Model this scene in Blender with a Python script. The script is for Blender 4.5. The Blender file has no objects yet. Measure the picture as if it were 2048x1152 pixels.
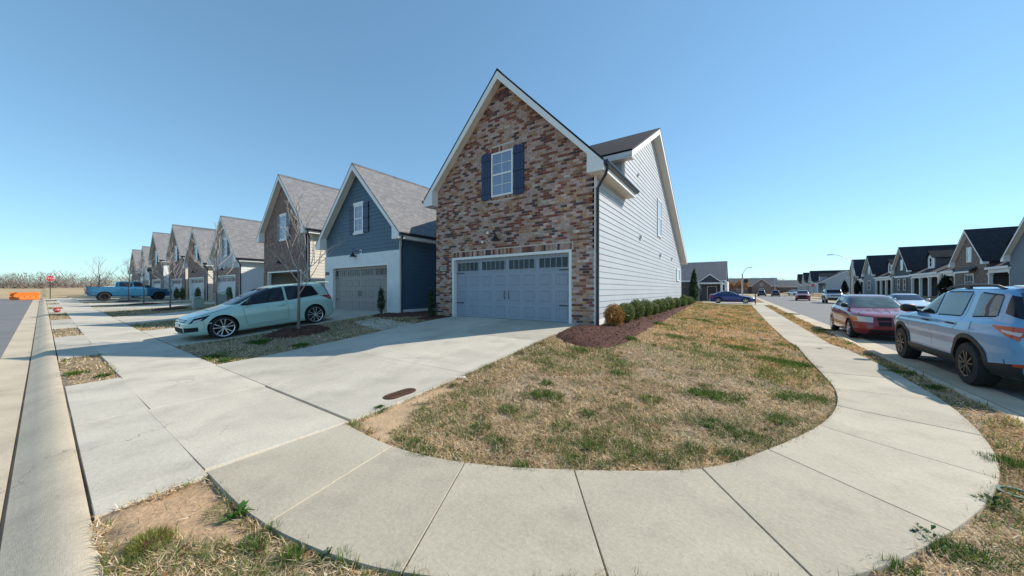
import bpy, bmesh, math, random
import numpy as np
from mathutils import Vector, Matrix
R = math.radians
random.seed(7); rng = np.random.default_rng(7)
scn = bpy.context.scene
col = scn.collection

# ------------------------------------------------------------------ camera
CAMZ = 1.6
YAW = 34.41
cam_d = bpy.data.cameras.new('camera'); cam = bpy.data.objects.new('camera', cam_d); col.objects.link(cam)
cam.location = (0, 0, CAMZ); cam.rotation_euler = (R(90), 0, R(YAW))
cam_d.sensor_width = 36; cam_d.lens = 36*660/2048; cam_d.shift_y = 4/2048
cam_d.clip_start = .05; cam_d.clip_end = 3000
scn.camera = cam
# ------------------------------------------------------------------ sky, sun, exposure
SUN_AZ, SUN_EL = 41.0, 36.5            # azimuth from +Y towards +X
w = bpy.data.worlds.new('World'); scn.world = w; w.use_nodes = True
nt = w.node_tree; bg = nt.nodes['Background']
sky = nt.nodes.new('ShaderNodeTexSky'); sky.sky_type = 'NISHITA'; sky.sun_disc = False
sky.sun_elevation = R(SUN_EL); sky.sun_rotation = R(SUN_AZ)
sky.air_density = 1.0; sky.dust_density = 0.0; sky.ozone_density = 1.0; sky.altitude = 100
gm = nt.nodes.new('ShaderNodeGamma'); gm.inputs[1].default_value = .67
tn = nt.nodes.new('ShaderNodeMix'); tn.data_type = 'RGBA'; tn.blend_type = 'MULTIPLY'; tn.inputs[0].default_value = 1; tn.inputs[7].default_value = (.84, 1.24, 1.46, 1)
nt.links.new(sky.outputs[0], gm.inputs[0]); nt.links.new(gm.outputs[0], tn.inputs[6]); nt.links.new(tn.outputs[2], bg.inputs[0]); bg.inputs[1].default_value = 0.15
sun_d = bpy.data.lights.new('sun', 'SUN'); sun = bpy.data.objects.new('sun', sun_d); col.objects.link(sun)
sun_d.energy = 4.25; sun_d.angle = R(.53); sun_d.color = (1, .92, .80)
sd = Vector((math.sin(R(SUN_AZ))*math.cos(R(SUN_EL)), math.cos(R(SUN_AZ))*math.cos(R(SUN_EL)), math.sin(R(SUN_EL))))
sun.rotation_euler = sd.to_track_quat('Z', 'Y').to_euler(); sun.location = (20, 30, 40)
scn.view_settings.view_transform = 'Standard'; scn.view_settings.look = 'None'
scn.view_settings.exposure = 0.43; scn.view_settings.gamma = 1
scn.render.engine = 'CYCLES'
scn.cycles.use_denoising = True
scn.cycles.max_bounces = 6

# ------------------------------------------------------------------ geometry helpers
SY, CY = math.sin(R(YAW)), math.cos(R(YAW))
def P(px, py, z=0.0):
    """photo pixel -> point on the level z (used to measure the plan of the place)"""
    u = (px-1024)/660; v = (py-580)/660; D = (CAMZ-z)/v
    return (D*(-SY+u*CY), D*(CY+u*SY))
def tag(o, label=None, cat=None, group=None, kind=None):
    if label: o['label'] = label
    if cat: o['category'] = cat
    if group: o['group'] = group
    if kind: o['kind'] = kind
    return o
def thing(name, label, cat, loc=(0, 0, 0), rz=0, group=None, ry=0):
    o = bpy.data.objects.new(name, None); col.objects.link(o)
    o.empty_display_size = .2
    o.location = loc; o.rotation_euler = (0, ry, rz)
    return tag(o, label, cat, group)
class MB:
    def __init__(s): s.v = []; s.f = []; s.m = []
    def poly(s, pts, mi=0):
        n = len(s.v); s.v += [tuple(p) for p in pts]; s.f.append(tuple(range(n, n+len(pts)))); s.m.append(mi)
    def box(s, x0, x1, y0, y1, z0, z1, mi=0):
        n = len(s.v)
        s.v += [(x0,y0,z0),(x1,y0,z0),(x1,y1,z0),(x0,y1,z0),(x0,y0,z1),(x1,y0,z1),(x1,y1,z1),(x0,y1,z1)]
        for q in ((0,3,2,1),(4,5,6,7),(0,1,5,4),(1,2,6,5),(2,3,7,6),(3,0,4,7)):
            s.f.append(tuple(n+i for i in q)); s.m.append(mi)
        return s
    def prism(s, pts, vec, mi=0):
        n = len(s.v); k = len(pts); vec = Vector(vec)
        s.v += [tuple(p) for p in pts] + [tuple(Vector(p)+vec) for p in pts]
        s.f.append(tuple(range(n+k-1, n-1, -1))); s.m.append(mi)
        s.f.append(tuple(range(n+k, n+2*k))); s.m.append(mi)
        for i in range(k):
            j = (i+1) % k; s.f.append((n+i, n+j, n+k+j, n+k+i)); s.m.append(mi)
        return s
    def bar(s, a, b, w, h=None, mi=0, up=(0, 0, 1)):
        a = Vector(a); b = Vector(b); d = (b-a).normalized(); u = Vector(up)
        sx = d.cross(u)
        if sx.length < 1e-4: sx = d.cross(Vector((1, 0, 0)))
        sx.normalize(); u = sx.cross(d); h = h or w
        p = [a+sx*w/2*i+u*h/2*j for i, j in ((-1,-1),(1,-1),(1,1),(-1,1))]
        return s.prism(p, b-a, mi)
    def tube(s, pts, rad, n=8, mi=0, cap=True):
        pts = [Vector(p) for p in pts]
        if not hasattr(rad, '__len__'): rad = [rad]*len(pts)
        base = len(s.v); prev = None
        for i, p in enumerate(pts):
            d = (pts[min(i+1, len(pts)-1)]-pts[max(i-1, 0)]).normalized()
            if prev is None:
                a = d.cross(Vector((0, 0, 1)))
                if a.length < .05: a = d.cross(Vector((1, 0, 0)))
            else: a = prev - d*prev.dot(d)
            a.normalize(); b = d.cross(a); prev = a
            for k in range(n):
                t = 2*math.pi*k/n; s.v.append(tuple(p+(a*math.cos(t)+b*math.sin(t))*rad[i]))
        for i in range(len(pts)-1):
            for k in range(n):
                k2 = (k+1) % n
                s.f.append((base+i*n+k, base+i*n+k2, base+(i+1)*n+k2, base+(i+1)*n+k)); s.m.append(mi)
        if cap:
            s.f.append(tuple(base+k for k in range(n-1, -1, -1))); s.m.append(mi)
            e = base+(len(pts)-1)*n; s.f.append(tuple(e+k for k in range(n))); s.m.append(mi)
        return s
    def lathe(s, prof, n=24, mi=0, axis='Z', c=(0, 0, 0), cap=True):
        """prof: (r, h) pairs"""
        base = len(s.v); c = Vector(c)
        for r, h in prof:
            for k in range(n):
                t = 2*math.pi*k/n; x, y = r*math.cos(t), r*math.sin(t)
                q = (x, y, h) if axis == 'Z' else ((x, h, y) if axis == 'Y' else (h, x, y))
                s.v.append(tuple(c+Vector(q)))
        for i in range(len(prof)-1):
            for k in range(n):
                k2 = (k+1) % n
                s.f.append((base+i*n+k, base+i*n+k2, base+(i+1)*n+k2, base+(i+1)*n+k)); s.m.append(mi)
        for i in (0, len(prof)-1):
            if cap and prof[i][0] > 1e-4:
                s.f.append(tuple(base+i*n+k for k in range(n))); s.m.append(mi)
        return s
    def build(s, name, mats, parent=None, off=None, smooth=None, kind=None):
        me = bpy.data.meshes.new(name)
        v = s.v
        if off is not None:
            ox, oy, oz = off; v = [(a-ox, b-oy, c-oz) for a, b, c in v]
        me.from_pydata(v, [], s.f)
        if not isinstance(mats, (list, tuple)): mats = [mats]
        for m in mats: me.materials.append(m)
        if len(mats) > 1: me.polygons.foreach_set('material_index', s.m)
        me.update()
        if smooth is not None:
            me.polygons.foreach_set('use_smooth', [True]*len(me.polygons)); me.set_sharp_from_angle(angle=R(smooth))
        o = bpy.data.objects.new(name, me); col.objects.link(o)
        if parent: o.parent = parent
        if kind: o['kind'] = kind
        return o
def fixn(o):
    bm = bmesh.new(); bm.from_mesh(o.data); bmesh.ops.recalc_face_normals(bm, faces=bm.faces); bm.to_mesh(o.data); bm.free(); return o

# ------------------------------------------------------------------ materials
M = {}
def S(*c):  # sRGB 0-255 -> linear
    return tuple(((x/255+.055)/1.055)**2.4 if x/255 > .04045 else x/255/12.92 for x in c)
def mat(name, c, rough=.6, metal=0, var=0, vs=3.0, fine=0, fs=60., bump=0, bs=80., bd=.01, spec=.5, coat=0, rnd=0, c2=None, emit=None, attr=None, trans=0):
    m = bpy.data.materials.new(name); m.use_nodes = True; n = m.node_tree.nodes; L = m.node_tree.links
    b = n['Principled BSDF']; b.inputs['Roughness'].default_value = rough; b.inputs['Metallic'].default_value = metal
    b.inputs['Specular IOR Level'].default_value = spec; b.inputs['Base Color'].default_value = (*c, 1)
    if coat: b.inputs['Coat Weight'].default_value = coat; b.inputs['Coat Roughness'].default_value = .04
    if trans: b.inputs['Transmission Weight'].default_value = trans
    if emit: b.inputs['Emission Color'].default_value = (*emit[:3], 1); b.inputs['Emission Strength'].default_value = emit[3]
    geo = n.new('ShaderNodeNewGeometry'); src = None
    def noise(scale, det=4, rr=.6):
        t = n.new('ShaderNodeTexNoise'); t.inputs['Scale'].default_value = scale; t.inputs['Detail'].default_value = det
        t.inputs['Roughness'].default_value = rr; L.new(geo.outputs['Position'], t.inputs['Vector']); return t.outputs['Fac']
    def mul(src, fac_out, lo, hi):
        mr = n.new('ShaderNodeMapRange'); mr.inputs[1].default_value = .3; mr.inputs[2].default_value = .7
        mr.inputs[3].default_value = lo; mr.inputs[4].default_value = hi; L.new(fac_out, mr.inputs[0])
        mx = n.new('ShaderNodeMix'); mx.data_type = 'RGBA'; mx.blend_type = 'MULTIPLY'; mx.inputs[0].default_value = 1
        if src is None: mx.inputs[6].default_value = (*c, 1)
        else: L.new(src, mx.inputs[6])
        cb = n.new('ShaderNodeCombineColor')
        for i in range(3): L.new(mr.outputs[0], cb.inputs[i])
        L.new(cb.outputs[0], mx.inputs[7]); return mx.outputs[2]
    if attr:
        a = n.new('ShaderNodeAttribute'); a.attribute_name = attr; src = a.outputs['Color']
    if c2 is not None:
        mx = n.new('ShaderNodeMix'); mx.data_type = 'RGBA'; mx.inputs[6].default_value = (*c, 1); mx.inputs[7].default_value = (*c2, 1)
        mr = n.new('ShaderNodeMapRange'); mr.inputs[1].default_value = .42; mr.inputs[2].default_value = .6; L.new(noise(vs, 5), mr.inputs[0]); L.new(mr.outputs[0], mx.inputs[0]); src = mx.outputs[2]
    if var: src = mul(src, noise(vs), 1-var, 1+var)
    if fine: src = mul(src, noise(fs, 3), 1-fine, 1+fine)
    if rnd:
        oi = n.new('ShaderNodeObjectInfo'); mr = n.new('ShaderNodeMath'); mr.operation = 'MULTIPLY_ADD'; mr.inputs[1].default_value = .4; mr.inputs[2].default_value = .3
        L.new(oi.outputs['Random'], mr.inputs[0]); src = mul(src, mr.outputs[0], 1-rnd, 1+rnd)
    if src is not None: L.new(src, b.inputs['Base Color'])
    if bump:
        bn = n.new('ShaderNodeBump'); bn.inputs['Strength'].default_value = bump; bn.inputs['Distance'].default_value = bd
        L.new(noise(bs, 5), bn.inputs['Height']); L.new(bn.outputs[0], b.inputs['Normal'])
    M[name] = m; return m
def tex_brick(name, c1, c2, mortar):
    """brick courses for walls too far away to tell the bricks apart"""
    m = mat(name, c1, .85); n = m.node_tree.nodes; L = m.node_tree.links
    geo = n.new('ShaderNodeNewGeometry'); sp = n.new('ShaderNodeSeparateXYZ'); L.new(geo.outputs['Position'], sp.inputs[0])
    ad = n.new('ShaderNodeMath'); L.new(sp.outputs[0], ad.inputs[0]); L.new(sp.outputs[1], ad.inputs[1])
    cb = n.new('ShaderNodeCombineXYZ'); L.new(ad.outputs[0], cb.inputs[0]); L.new(sp.outputs[2], cb.inputs[1])
    bt = n.new('ShaderNodeTexBrick'); L.new(cb.outputs[0], bt.inputs['Vector'])
    bt.inputs['Color1'].default_value = (*c1, 1); bt.inputs['Color2'].default_value = (*c2, 1); bt.inputs['Mortar'].default_value = (*mortar, 1)
    bt.inputs['Scale'].default_value = 1; bt.inputs['Brick Width'].default_value = .205; bt.inputs['Row Height'].default_value = .068
    bt.inputs['Mortar Size'].default_value = .009; bt.inputs['Bias'].default_value = -.1
    t = n.new('ShaderNodeTexNoise'); t.inputs['Scale'].default_value = 3.5; L.new(cb.outputs[0], t.inputs['Vector'])
    mx = n.new('ShaderNodeMix'); mx.data_type = 'RGBA'; mx.blend_type = 'OVERLAY'; mx.inputs[0].default_value = .7
    L.new(bt.outputs[0], mx.inputs[6]); L.new(t.outputs[0], mx.inputs[7]); L.new(mx.outputs[2], n['Principled BSDF'].inputs['Base Color'])
    bn = n.new('ShaderNodeBump'); bn.inputs['Strength'].default_value = .5; bn.inputs['Distance'].default_value = .006; bn.invert = True
    L.new(bt.outputs['Fac'], bn.inputs['Height']); L.new(bn.outputs[0], n['Principled BSDF'].inputs['Normal']); return m
def tex_shingle(name, c1, c2):
    m = mat(name, c1, .9); n = m.node_tree.nodes; L = m.node_tree.links
    geo = n.new('ShaderNodeNewGeometry'); sp = n.new('ShaderNodeSeparateXYZ'); L.new(geo.outputs['Position'], sp.inputs[0])
    nx = n.new('ShaderNodeSeparateXYZ'); L.new(geo.outputs['Normal'], nx.inputs[0])
    ab = n.new('ShaderNodeMath'); ab.operation = 'ABSOLUTE'; L.new(nx.outputs[0], ab.inputs[0])
    gt = n.new('ShaderNodeMath'); gt.operation = 'GREATER_THAN'; gt.inputs[1].default_value = .3; L.new(ab.outputs[0], gt.inputs[0])
    mxv = n.new('ShaderNodeMix'); mxv.data_type = 'FLOAT'; L.new(gt.outputs[0], mxv.inputs[0]); L.new(sp.outputs[0], mxv.inputs[2]); L.new(sp.outputs[1], mxv.inputs[3])
    cb = n.new('ShaderNodeCombineXYZ'); L.new(mxv.outputs[0], cb.inputs[0]); L.new(sp.outputs[2], cb.inputs[1])
    bt = n.new('ShaderNodeTexBrick'); L.new(cb.outputs[0], bt.inputs['Vector'])
    mid = tuple((a+b)/2 for a, b in zip(c1, c2))
    bt.inputs['Color1'].default_value = (*c1, 1); bt.inputs['Color2'].default_value = (*c2, 1); bt.inputs['Mortar'].default_value = tuple(x*.55 for x in mid)+(1,)
    bt.inputs['Scale'].default_value = 1; bt.inputs['Brick Width'].default_value = .28; bt.inputs['Row Height'].default_value = .1
    bt.inputs['Mortar Size'].default_value = .008; bt.offset_frequency = 3; bt.offset = .37
    t = n.new('ShaderNodeTexNoise'); t.inputs['Scale'].default_value = 2.2; t.inputs['Detail'].default_value = 8; t.inputs['Roughness'].default_value = .75; L.new(geo.outputs['Position'], t.inputs['Vector'])
    mx = n.new('ShaderNodeMix'); mx.data_type = 'RGBA'; mx.blend_type = 'OVERLAY'; mx.inputs[0].default_value = .3
    L.new(bt.outputs[0], mx.inputs[6]); L.new(t.outputs[0], mx.inputs[7]); L.new(mx.outputs[2], n['Principled BSDF'].inputs['Base Color'])
    bn = n.new('ShaderNodeBump'); bn.inputs['Strength'].default_value = .7; bn.inputs['Distance'].default_value = .01; bn.invert = True
    L.new(bt.outputs['Fac'], bn.inputs['Height']); L.new(bn.outputs[0], n['Principled BSDF'].inputs['Normal']); return m

BRICK = [mat('brick_pale', (.50, .345, .295), .9, var=.25, vs=9, fine=.35, fs=70, bump=.4, rnd=.25),
         mat('brick_tan', (.44, .25, .14), .9, var=.25, vs=9, fine=.35, fs=70, bump=.4, rnd=.25),
         mat('brick_red', (.25, .075, .048), .9, var=.25, vs=9, fine=.25, fs=70, bump=.4, rnd=.3),
         mat('brick_dark', (.095, .058, .064), .9, var=.3, vs=9, fine=.25, fs=70, bump=.4, rnd=.3),
         mat('brick_light', (.55, .46, .38), .9, var=.2, vs=9, fine=.2, fs=70, bump=.4, rnd=.2),
         mat('brick_brown', (.27, .13, .085), .9, var=.22, vs=9, fine=.25, fs=70, bump=.4, rnd=.3)]
BW = [.42, .18, .20, .10, .03, .07]
mat('mortar', (.56, .49, .43), .95, var=.12, vs=8, bump=.3)
tex_brick('brick_far_a', (.24, .13, .10), (.07, .045, .045), (.30, .25, .21))
tex_brick('brick_far_b', (.30, .16, .13), (.16, .08, .07), (.33, .27, .24))
tex_brick('brick_far_c', (.20, .15, .125), (.12, .09, .08), (.24, .21, .18))
tex_shingle('shingle_grey', (.25, .245, .25), (.175, .173, .18))
tex_shingle('shingle_dark', (.036, .036, .045), (.018, .018, .025))
tex_shingle('shingle_mid', (.15, .16, .18), (.10, .105, .12))
tex_shingle('shingle_black', (.015, .015, .022), (.006, .006, .010))
mat('trim_white', (.80, .79, .76), .5, var=.03, vs=2)
mat('soffit', (.74, .69, .60), .6, var=.04)
mat('siding_white', (.42, .45, .485), .55, var=.05, vs=.8, bump=.12, bs=120)
mat('siding_cream', (.66, .62, .53), .55, var=.04, vs=.8, bump=.1, bs=120)
mat('siding_bright', (.74, .75, .76), .55, var=.04, vs=.8)
mat('siding_blue', (.060, .115, .165), .5, var=.08, vs=1.2, bump=.12, bs=120)
mat('siding_grey', (.16, .17, .18), .55, var=.06)
mat('siding_slate', (.13, .17, .21), .55, var=.06)
mat('siding_navygrey', (.045, .055, .075), .55, var=.06)
mat('siding_taupe', (.115, .10, .10), .6, var=.06)
mat('siding_paleg', (.42, .43, .45), .55, var=.04)
mat('paint_white_brick', (.74, .75, .75), .7, var=.05, vs=3, bump=.3, bs=45)
mat('navy', (.018, .028, .055), .4, var=.06, vs=3)
mat('gutter_dark', (.022, .026, .036), .3)
mat('shutter', (.014, .030, .085), .45, var=.08, vs=4)
mat('shutter_dark', (.02, .025, .035), .5)
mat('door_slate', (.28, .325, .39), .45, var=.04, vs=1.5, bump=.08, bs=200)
mat('door_taupe', (.27, .245, .235), .45, var=.04, vs=1.5)
mat('door_pale', (.5, .52, .55), .45, var=.04)
mat('glass', (.045, .06, .085), .03, spec=.9)
mat('glass_blue', (.20, .27, .40), .04, spec=.8, var=.1, vs=1.5)
mat('glass_pale', (.42, .50, .56), .05, spec=.8, var=.08)
mat('glass_green', (.10, .135, .13), .06, spec=.6, var=.35, vs=2.5)
mat('glass_dark', (.011, .015, .026), .05, spec=.35)
mat('glass_suv', (.05, .08, .11), .03, spec=.8, var=.25, vs=1.7)
mat('black_metal', (.012, .013, .017), .4)
mat('interior', (.32, .30, .28), .8)
def concrete(name, c, crack=1.0):
    m = mat(name, c, .82, var=.13, vs=.8, fine=.09, fs=38, rnd=.10); n = m.node_tree.nodes; L = m.node_tree.links; b = n['Principled BSDF']
    src = b.inputs['Base Color'].links[0].from_socket; geo = n.new('ShaderNodeNewGeometry')
    def nz(scale, det, vec=None):
        t = n.new('ShaderNodeTexNoise'); t.inputs['Scale'].default_value = scale; t.inputs['Detail'].default_value = det; t.inputs['Roughness'].default_value = .62; L.new(vec or geo.outputs['Position'], t.inputs['Vector']); return t
    def rng_(o, a0, a1, b0, b1):
        r = n.new('ShaderNodeMapRange'); r.inputs[1].default_value = a0; r.inputs[2].default_value = a1; r.inputs[3].default_value = b0; r.inputs[4].default_value = b1; L.new(o, r.inputs[0]); return r.outputs[0]
    def mulc(s, f):
        mx = n.new('ShaderNodeVectorMath'); mx.operation = 'SCALE'; L.new(s, mx.inputs[0]); L.new(f, mx.inputs['Scale']); return mx.outputs[0]
    src = mulc(src, rng_(nz(1.7, 9).outputs['Fac'], .50, .72, 1.0, .80))      # blotchy stains
    src = mulc(src, rng_(nz(120, 2).outputs['Fac'], .3, .75, 1.07, .88))      # sand speckle
    wob = nz(1.2, 5); add = n.new('ShaderNodeVectorMath'); add.operation = 'MULTIPLY_ADD'; add.inputs[1].default_value = (.9, .9, .9); L.new(wob.outputs['Color'], add.inputs[0]); L.new(geo.outputs['Position'], add.inputs[2])
    v = n.new('ShaderNodeTexVoronoi'); v.feature = 'DISTANCE_TO_EDGE'; v.inputs['Scale'].default_value = .33; L.new(add.outputs[0], v.inputs['Vector'])
    cr = rng_(v.outputs['Distance'], .0005, .0022, 1-.45*crack, 1.0); gate = rng_(nz(.45, 2).outputs['Fac'], .56, .60, 0, 1)
    mg = n.new('ShaderNodeMix'); mg.data_type = 'FLOAT'; mg.inputs[2].default_value = 1; L.new(gate, mg.inputs[0]); L.new(cr, mg.inputs[3]); src = mulc(src, mg.outputs[0])
    L.new(src, b.inputs['Base Color'])
    mp = n.new('ShaderNodeMapping'); mp.inputs['Scale'].default_value = (18, 260, 40); mp.inputs['Rotation'].default_value = (0, 0, .15); L.new(geo.outputs['Position'], mp.inputs['Vector'])
    br = nz(1.0, 3, mp.outputs[0]); bn = n.new('ShaderNodeBump'); bn.inputs['Strength'].default_value = .35; bn.inputs['Distance'].default_value = .004; L.new(br.outputs['Fac'], bn.inputs['Height'])
    b2 = n.new('ShaderNodeBump'); b2.inputs['Strength'].default_value = .3; b2.inputs['Distance'].default_value = .01; L.new(nz(25, 6).outputs['Fac'], b2.inputs['Height']); L.new(bn.outputs[0], b2.inputs['Normal']); L.new(b2.outputs[0], b.inputs['Normal'])
    return m
concrete('concrete', (.54, .487, .392)); concrete('concrete_walk', (.455, .40, .302)); concrete('concrete_curb', (.52, .435, .315))
mat('asphalt', (.185, .18, .175), .85, var=.10, vs=.7, fine=.14, fs=120, bump=.5, bs=180, bd=.006)
mat('mulch', (.095, .034, .022), .95, var=.25, vs=6, fine=.3, fs=40, bump=.8, bs=50, bd=.03)
mat('mulch_chip', (.085, .036, .026), .9, attr='tint')
mat('ground', (.3, .2, .1), .95, attr='tint', var=.12, vs=5, fine=.22, fs=45, bump=.6, bs=35, bd=.02)
mat('blade', (.3, .2, .1), .7, attr='tint', spec=.2)
mat('leaf', (.05, .09, .03), .55, attr='tint', spec=.35)
mat('bark', (.19, .16, .145), .9, var=.25, vs=14, bump=.4, bs=60)
mat('bark_pale', (.46, .40, .35), .8, var=.2, vs=10)
mat('twig', (.13, .10, .085), .9, attr='tint')
mat('tyre', (.018, .018, .019), .8, bump=.1)
mat('arch_black', (.012, .012, .013), .85)
mat('plastic_black', (.022, .022, .024), .55)
mat('rim_dark', (.03, .03, .034), .35, metal=.6)
mat('rim_silver', (.62, .63, .66), .25, metal=.9)
mat('rim_bronze', (.17, .145, .12), .35, metal=.7)
mat('chrome', (.75, .76, .78), .12, metal=1)
mat('lamp_clear', (.55, .55, .52), .12, spec=.8)
mat('lamp_amber', (.55, .20, .03), .2)
mat('lamp_red', (.34, .018, .014), .15, coat=.6)
mat('lamp_orange', (.50, .055, .012), .15, coat=.6)
mat('orange_plastic', (.80, .19, .02), .5, var=.05)
mat('sign_red', (.50, .025, .035), .45)
mat('sign_white', (.78, .78, .77), .45)
mat('sign_green', (.02, .16, .09), .45)
mat('galv', (.48, .49, .50), .45, metal=.3)
mat('iron_rust', (.105, .050, .032), .85, metal=.2, var=.3, vs=9, fine=.25, bump=.7, bs=55, bd=.012)
mat('box_green', (.32, .38, .34), .5)
mat('lid_green', (.03, .10, .07), .5)
mat('red_ball', (.42, .03, .025), .4)
mat('plaque', (.10, .085, .07), .6)
mat('digit', (.03, .028, .027), .5)
mat('litter', (.7, .7, .7), .5)
def paint(name, c, metal=.25, rough=.35): return mat(name, c, rough, metal=metal, coat=1.0, spec=.4)
paint('paint_mint', (.42, .60, .53), .05); paint('paint_pale', (.50, .58, .66), .2); paint('paint_skyblue', (.13, .34, .58), .05); paint('paint_cherry', (.23, .003, .012), .05)
paint('paint_truck', (.02, .13, .25), .2); paint('paint_cobalt', (.012, .022, .17), .3); paint('paint_white', (.72, .74, .76), 0)
paint('paint_silver', (.42, .45, .48), .5); paint('paint_black', (.010, .012, .022), .2); paint('paint_red', (.24, .012, .03), .2)

def translucent(m, f, gain=1.3):
    n = m.node_tree.nodes; L = m.node_tree.links; b = n['Principled BSDF']; o = n['Material Output']; t = n.new('ShaderNodeBsdfTranslucent'); mx = n.new('ShaderNodeMixShader'); mx.inputs[0].default_value = f
    sc = n.new('ShaderNodeVectorMath'); sc.operation = 'SCALE'; sc.inputs['Scale'].default_value = gain; L.new(b.inputs['Base Color'].links[0].from_socket, sc.inputs[0]); L.new(sc.outputs[0], t.inputs['Color'])
    L.new(b.outputs[0], mx.inputs[1]); L.new(t.outputs[0], mx.inputs[2]); L.new(mx.outputs[0], o.inputs['Surface'])
translucent(M['leaf'], .42, 1.6); translucent(M['blade'], .35, 1.1)
# ------------------------------------------------------------------ lattice noise for scattering and ground tints
_lat = rng.random((256, 256))
def vnoise(x, y, s=1.0):
    x = np.asarray(x, float)*s+71.3; y = np.asarray(y, float)*s+33.7
    xi = np.floor(x).astype(int); yi = np.floor(y).astype(int); fx = x-xi; fy = y-yi
    fx = fx*fx*(3-2*fx); fy = fy*fy*(3-2*fy)
    g = lambda a, b: _lat[a % 256, b % 256]
    return (g(xi, yi)*(1-fx)+g(xi+1, yi)*fx)*(1-fy)+(g(xi, yi+1)*(1-fx)+g(xi+1, yi+1)*fx)*fy
def fbm(x, y, s=1.0): return .5*vnoise(x, y, s)+.28*vnoise(x, y, s*2.1)+.14*vnoise(x, y, s*4.3)+.08*vnoise(x, y, s*9)
def inpoly(x, y, poly):
    x = np.asarray(x); y = np.asarray(y); c = np.zeros(x.shape, bool); n = len(poly)
    for i in range(n):
        x0, y0 = poly[i]; x1, y1 = poly[(i+1) % n]
        if y0 == y1: continue
        c ^= ((y0 > y) != (y1 > y)) & (x < (x1-x0)*(y-y0)/(y1-y0)+x0)
    return c
def clip_band(poly, z0, z1):
    def half(pts, keep, zc):
        out = []
        for i in range(len(pts)):
            a, b = pts[i], pts[(i+1) % len(pts)]
            ka, kb = keep(a[1]), keep(b[1])
            if ka: out.append(a)
            if ka != kb:
                t = (zc-a[1])/(b[1]-a[1]); out.append((a[0]+t*(b[0]-a[0]), zc))
        return out
    p = half(poly, lambda z: z >= z0-1e-9, z0)
    return half(p, lambda z: z <= z1+1e-9, z1) if p else []
# ================================================================== GROUND, ROADS, PAVEMENTS
def sm(t): t = np.clip(t, 0, 1); return t*t*(3-2*t)
def s_left(X): return .0118*np.maximum(0, -np.asarray(X, float)-14)
def zg(X, Y):
    X = np.asarray(X, float); Y = np.asarray(Y, float)
    s = s_left(X)*sm((60-Y)/30)
    G = np.maximum(.56, s+.12)
    tx = np.clip((1.25-X)/4.6, 0, 1); ty = np.clip((Y-2.3)/6.9, 0, 1)
    ty = .6*ty+.4*sm(ty); ty = ty*(1-sm((Y-33)/9))
    z = s+(G-s)*np.minimum(tx, 1)*ty
    z = z+np.where(X > 11, .8*sm((X-13)/4.5), 0)
    return z
def zf(x, y): return float(zg(x, y))
KERB_C, KERB_R = (-2.95, 6.0), 5.775
def Yb(X): return .225+.012*(-2.95-X)
def Ysl(X): return .86+.012*(-3.85-X)
path = [(x, Yb(x), float(s_left(x)), (0, -1)) for x in [-66, -60, -54, -48, -42, -36, -30, -26, -22, -18, -15, -12, -9, -6, -4.2]]
for k in range(25):
    t = R(-90+90*k/24); path.append((KERB_C[0]+KERB_R*math.cos(t), KERB_C[1]+KERB_R*math.sin(t), 0, (math.cos(t), math.sin(t))))
for y in (8, 11, 14, 18, 22, 27, 32, 38, 44, 50, 60, 72, 85, 100, 115, 126): path.append((2.825, y, 0, (1, 0)))
KPROF = [(-.02, -.2), (-.005, .0), (.03, .012), (.14, .0), (.24, -.05), (.33, -.098), (.348, -.106), (.352, -.15), (.368, -.15), (.374, -.108), (.45, -.112), (.78, -.092), (.79, -.2)]
def kerb(name, path, label=None):
    m = MB(); k = len(KPROF)
    for (x, y, z, (nx, ny)) in path:
        for d, dz in KPROF: m.v.append((x+nx*d, y+ny*d, z+dz))
    for i in range(len(path)-1):
        for j in range(k-1):
            a = i*k+j; m.f.append((a, a+1, a+k+1, a+k)); m.m.append(0)
    for e in (0, len(path)-1):
        m.f.append(tuple(e*k+j for j in range(k))); m.m.append(0)
    return tag(m.build(name, M['concrete_curb'], smooth=35), kind='structure')
kerb('kerb', path)
path2 = [(11.3, y, 0, (-1, 0)) for y in (-9, 0, 8, 16, 26, 36, 46, 56, 66, 78, 90, 104)]
kerb('kerb', path2)
# asphalt
gut = [(x+nx*.78, y+ny*.78, z-.097) for x, y, z, (nx, ny) in path]
left_far = [(x, -9.0, float(s_left(x))-.097) for x, y, z, n in path[:15]]
m = MB()
for i in range(14): m.poly([gut[i], left_far[i], left_far[i+1], gut[i+1]])
c0 = (10.55, -9.0, -.097)
m.poly([gut[14], left_far[14], (-2.95, -9, -.097), gut[15]])
for i in range(15, 39):
    m.poly([gut[i], (-2.95+(i-15)/24*13.5, -9.0, -.097), (-2.95+(i-14)/24*13.5, -9.0, -.097), gut[i+1]])
prev = gut[39]; m.poly([prev, c0, (10.52, 6.0, -.097)])
for g in gut[40:]:
    m.poly([prev, (10.52, prev[1], -.097), (10.52, g[1], -.097), g]); prev = g
tag(m.build('road', M['asphalt']), kind='structure')
m = MB(); m.poly([(-60, 126, -.1), (60, 126, -.1), (60, 136, -.1), (-60, 136, -.1)]); m.poly([(10.5, 106, -.094), (60, 106, .1), (60, 116, .1), (10.5, 116, -.094)])
tag(m.build('cross_street', M['asphalt']), kind='structure')
m = MB(); m.poly([(-76, -60, .5), (-66, -60, .5), (-66, 3.0, .505), (-66, 60, .56), (-76, 60, .56)]); tag(m.build('cross_road', M['asphalt']), kind='structure')

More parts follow.
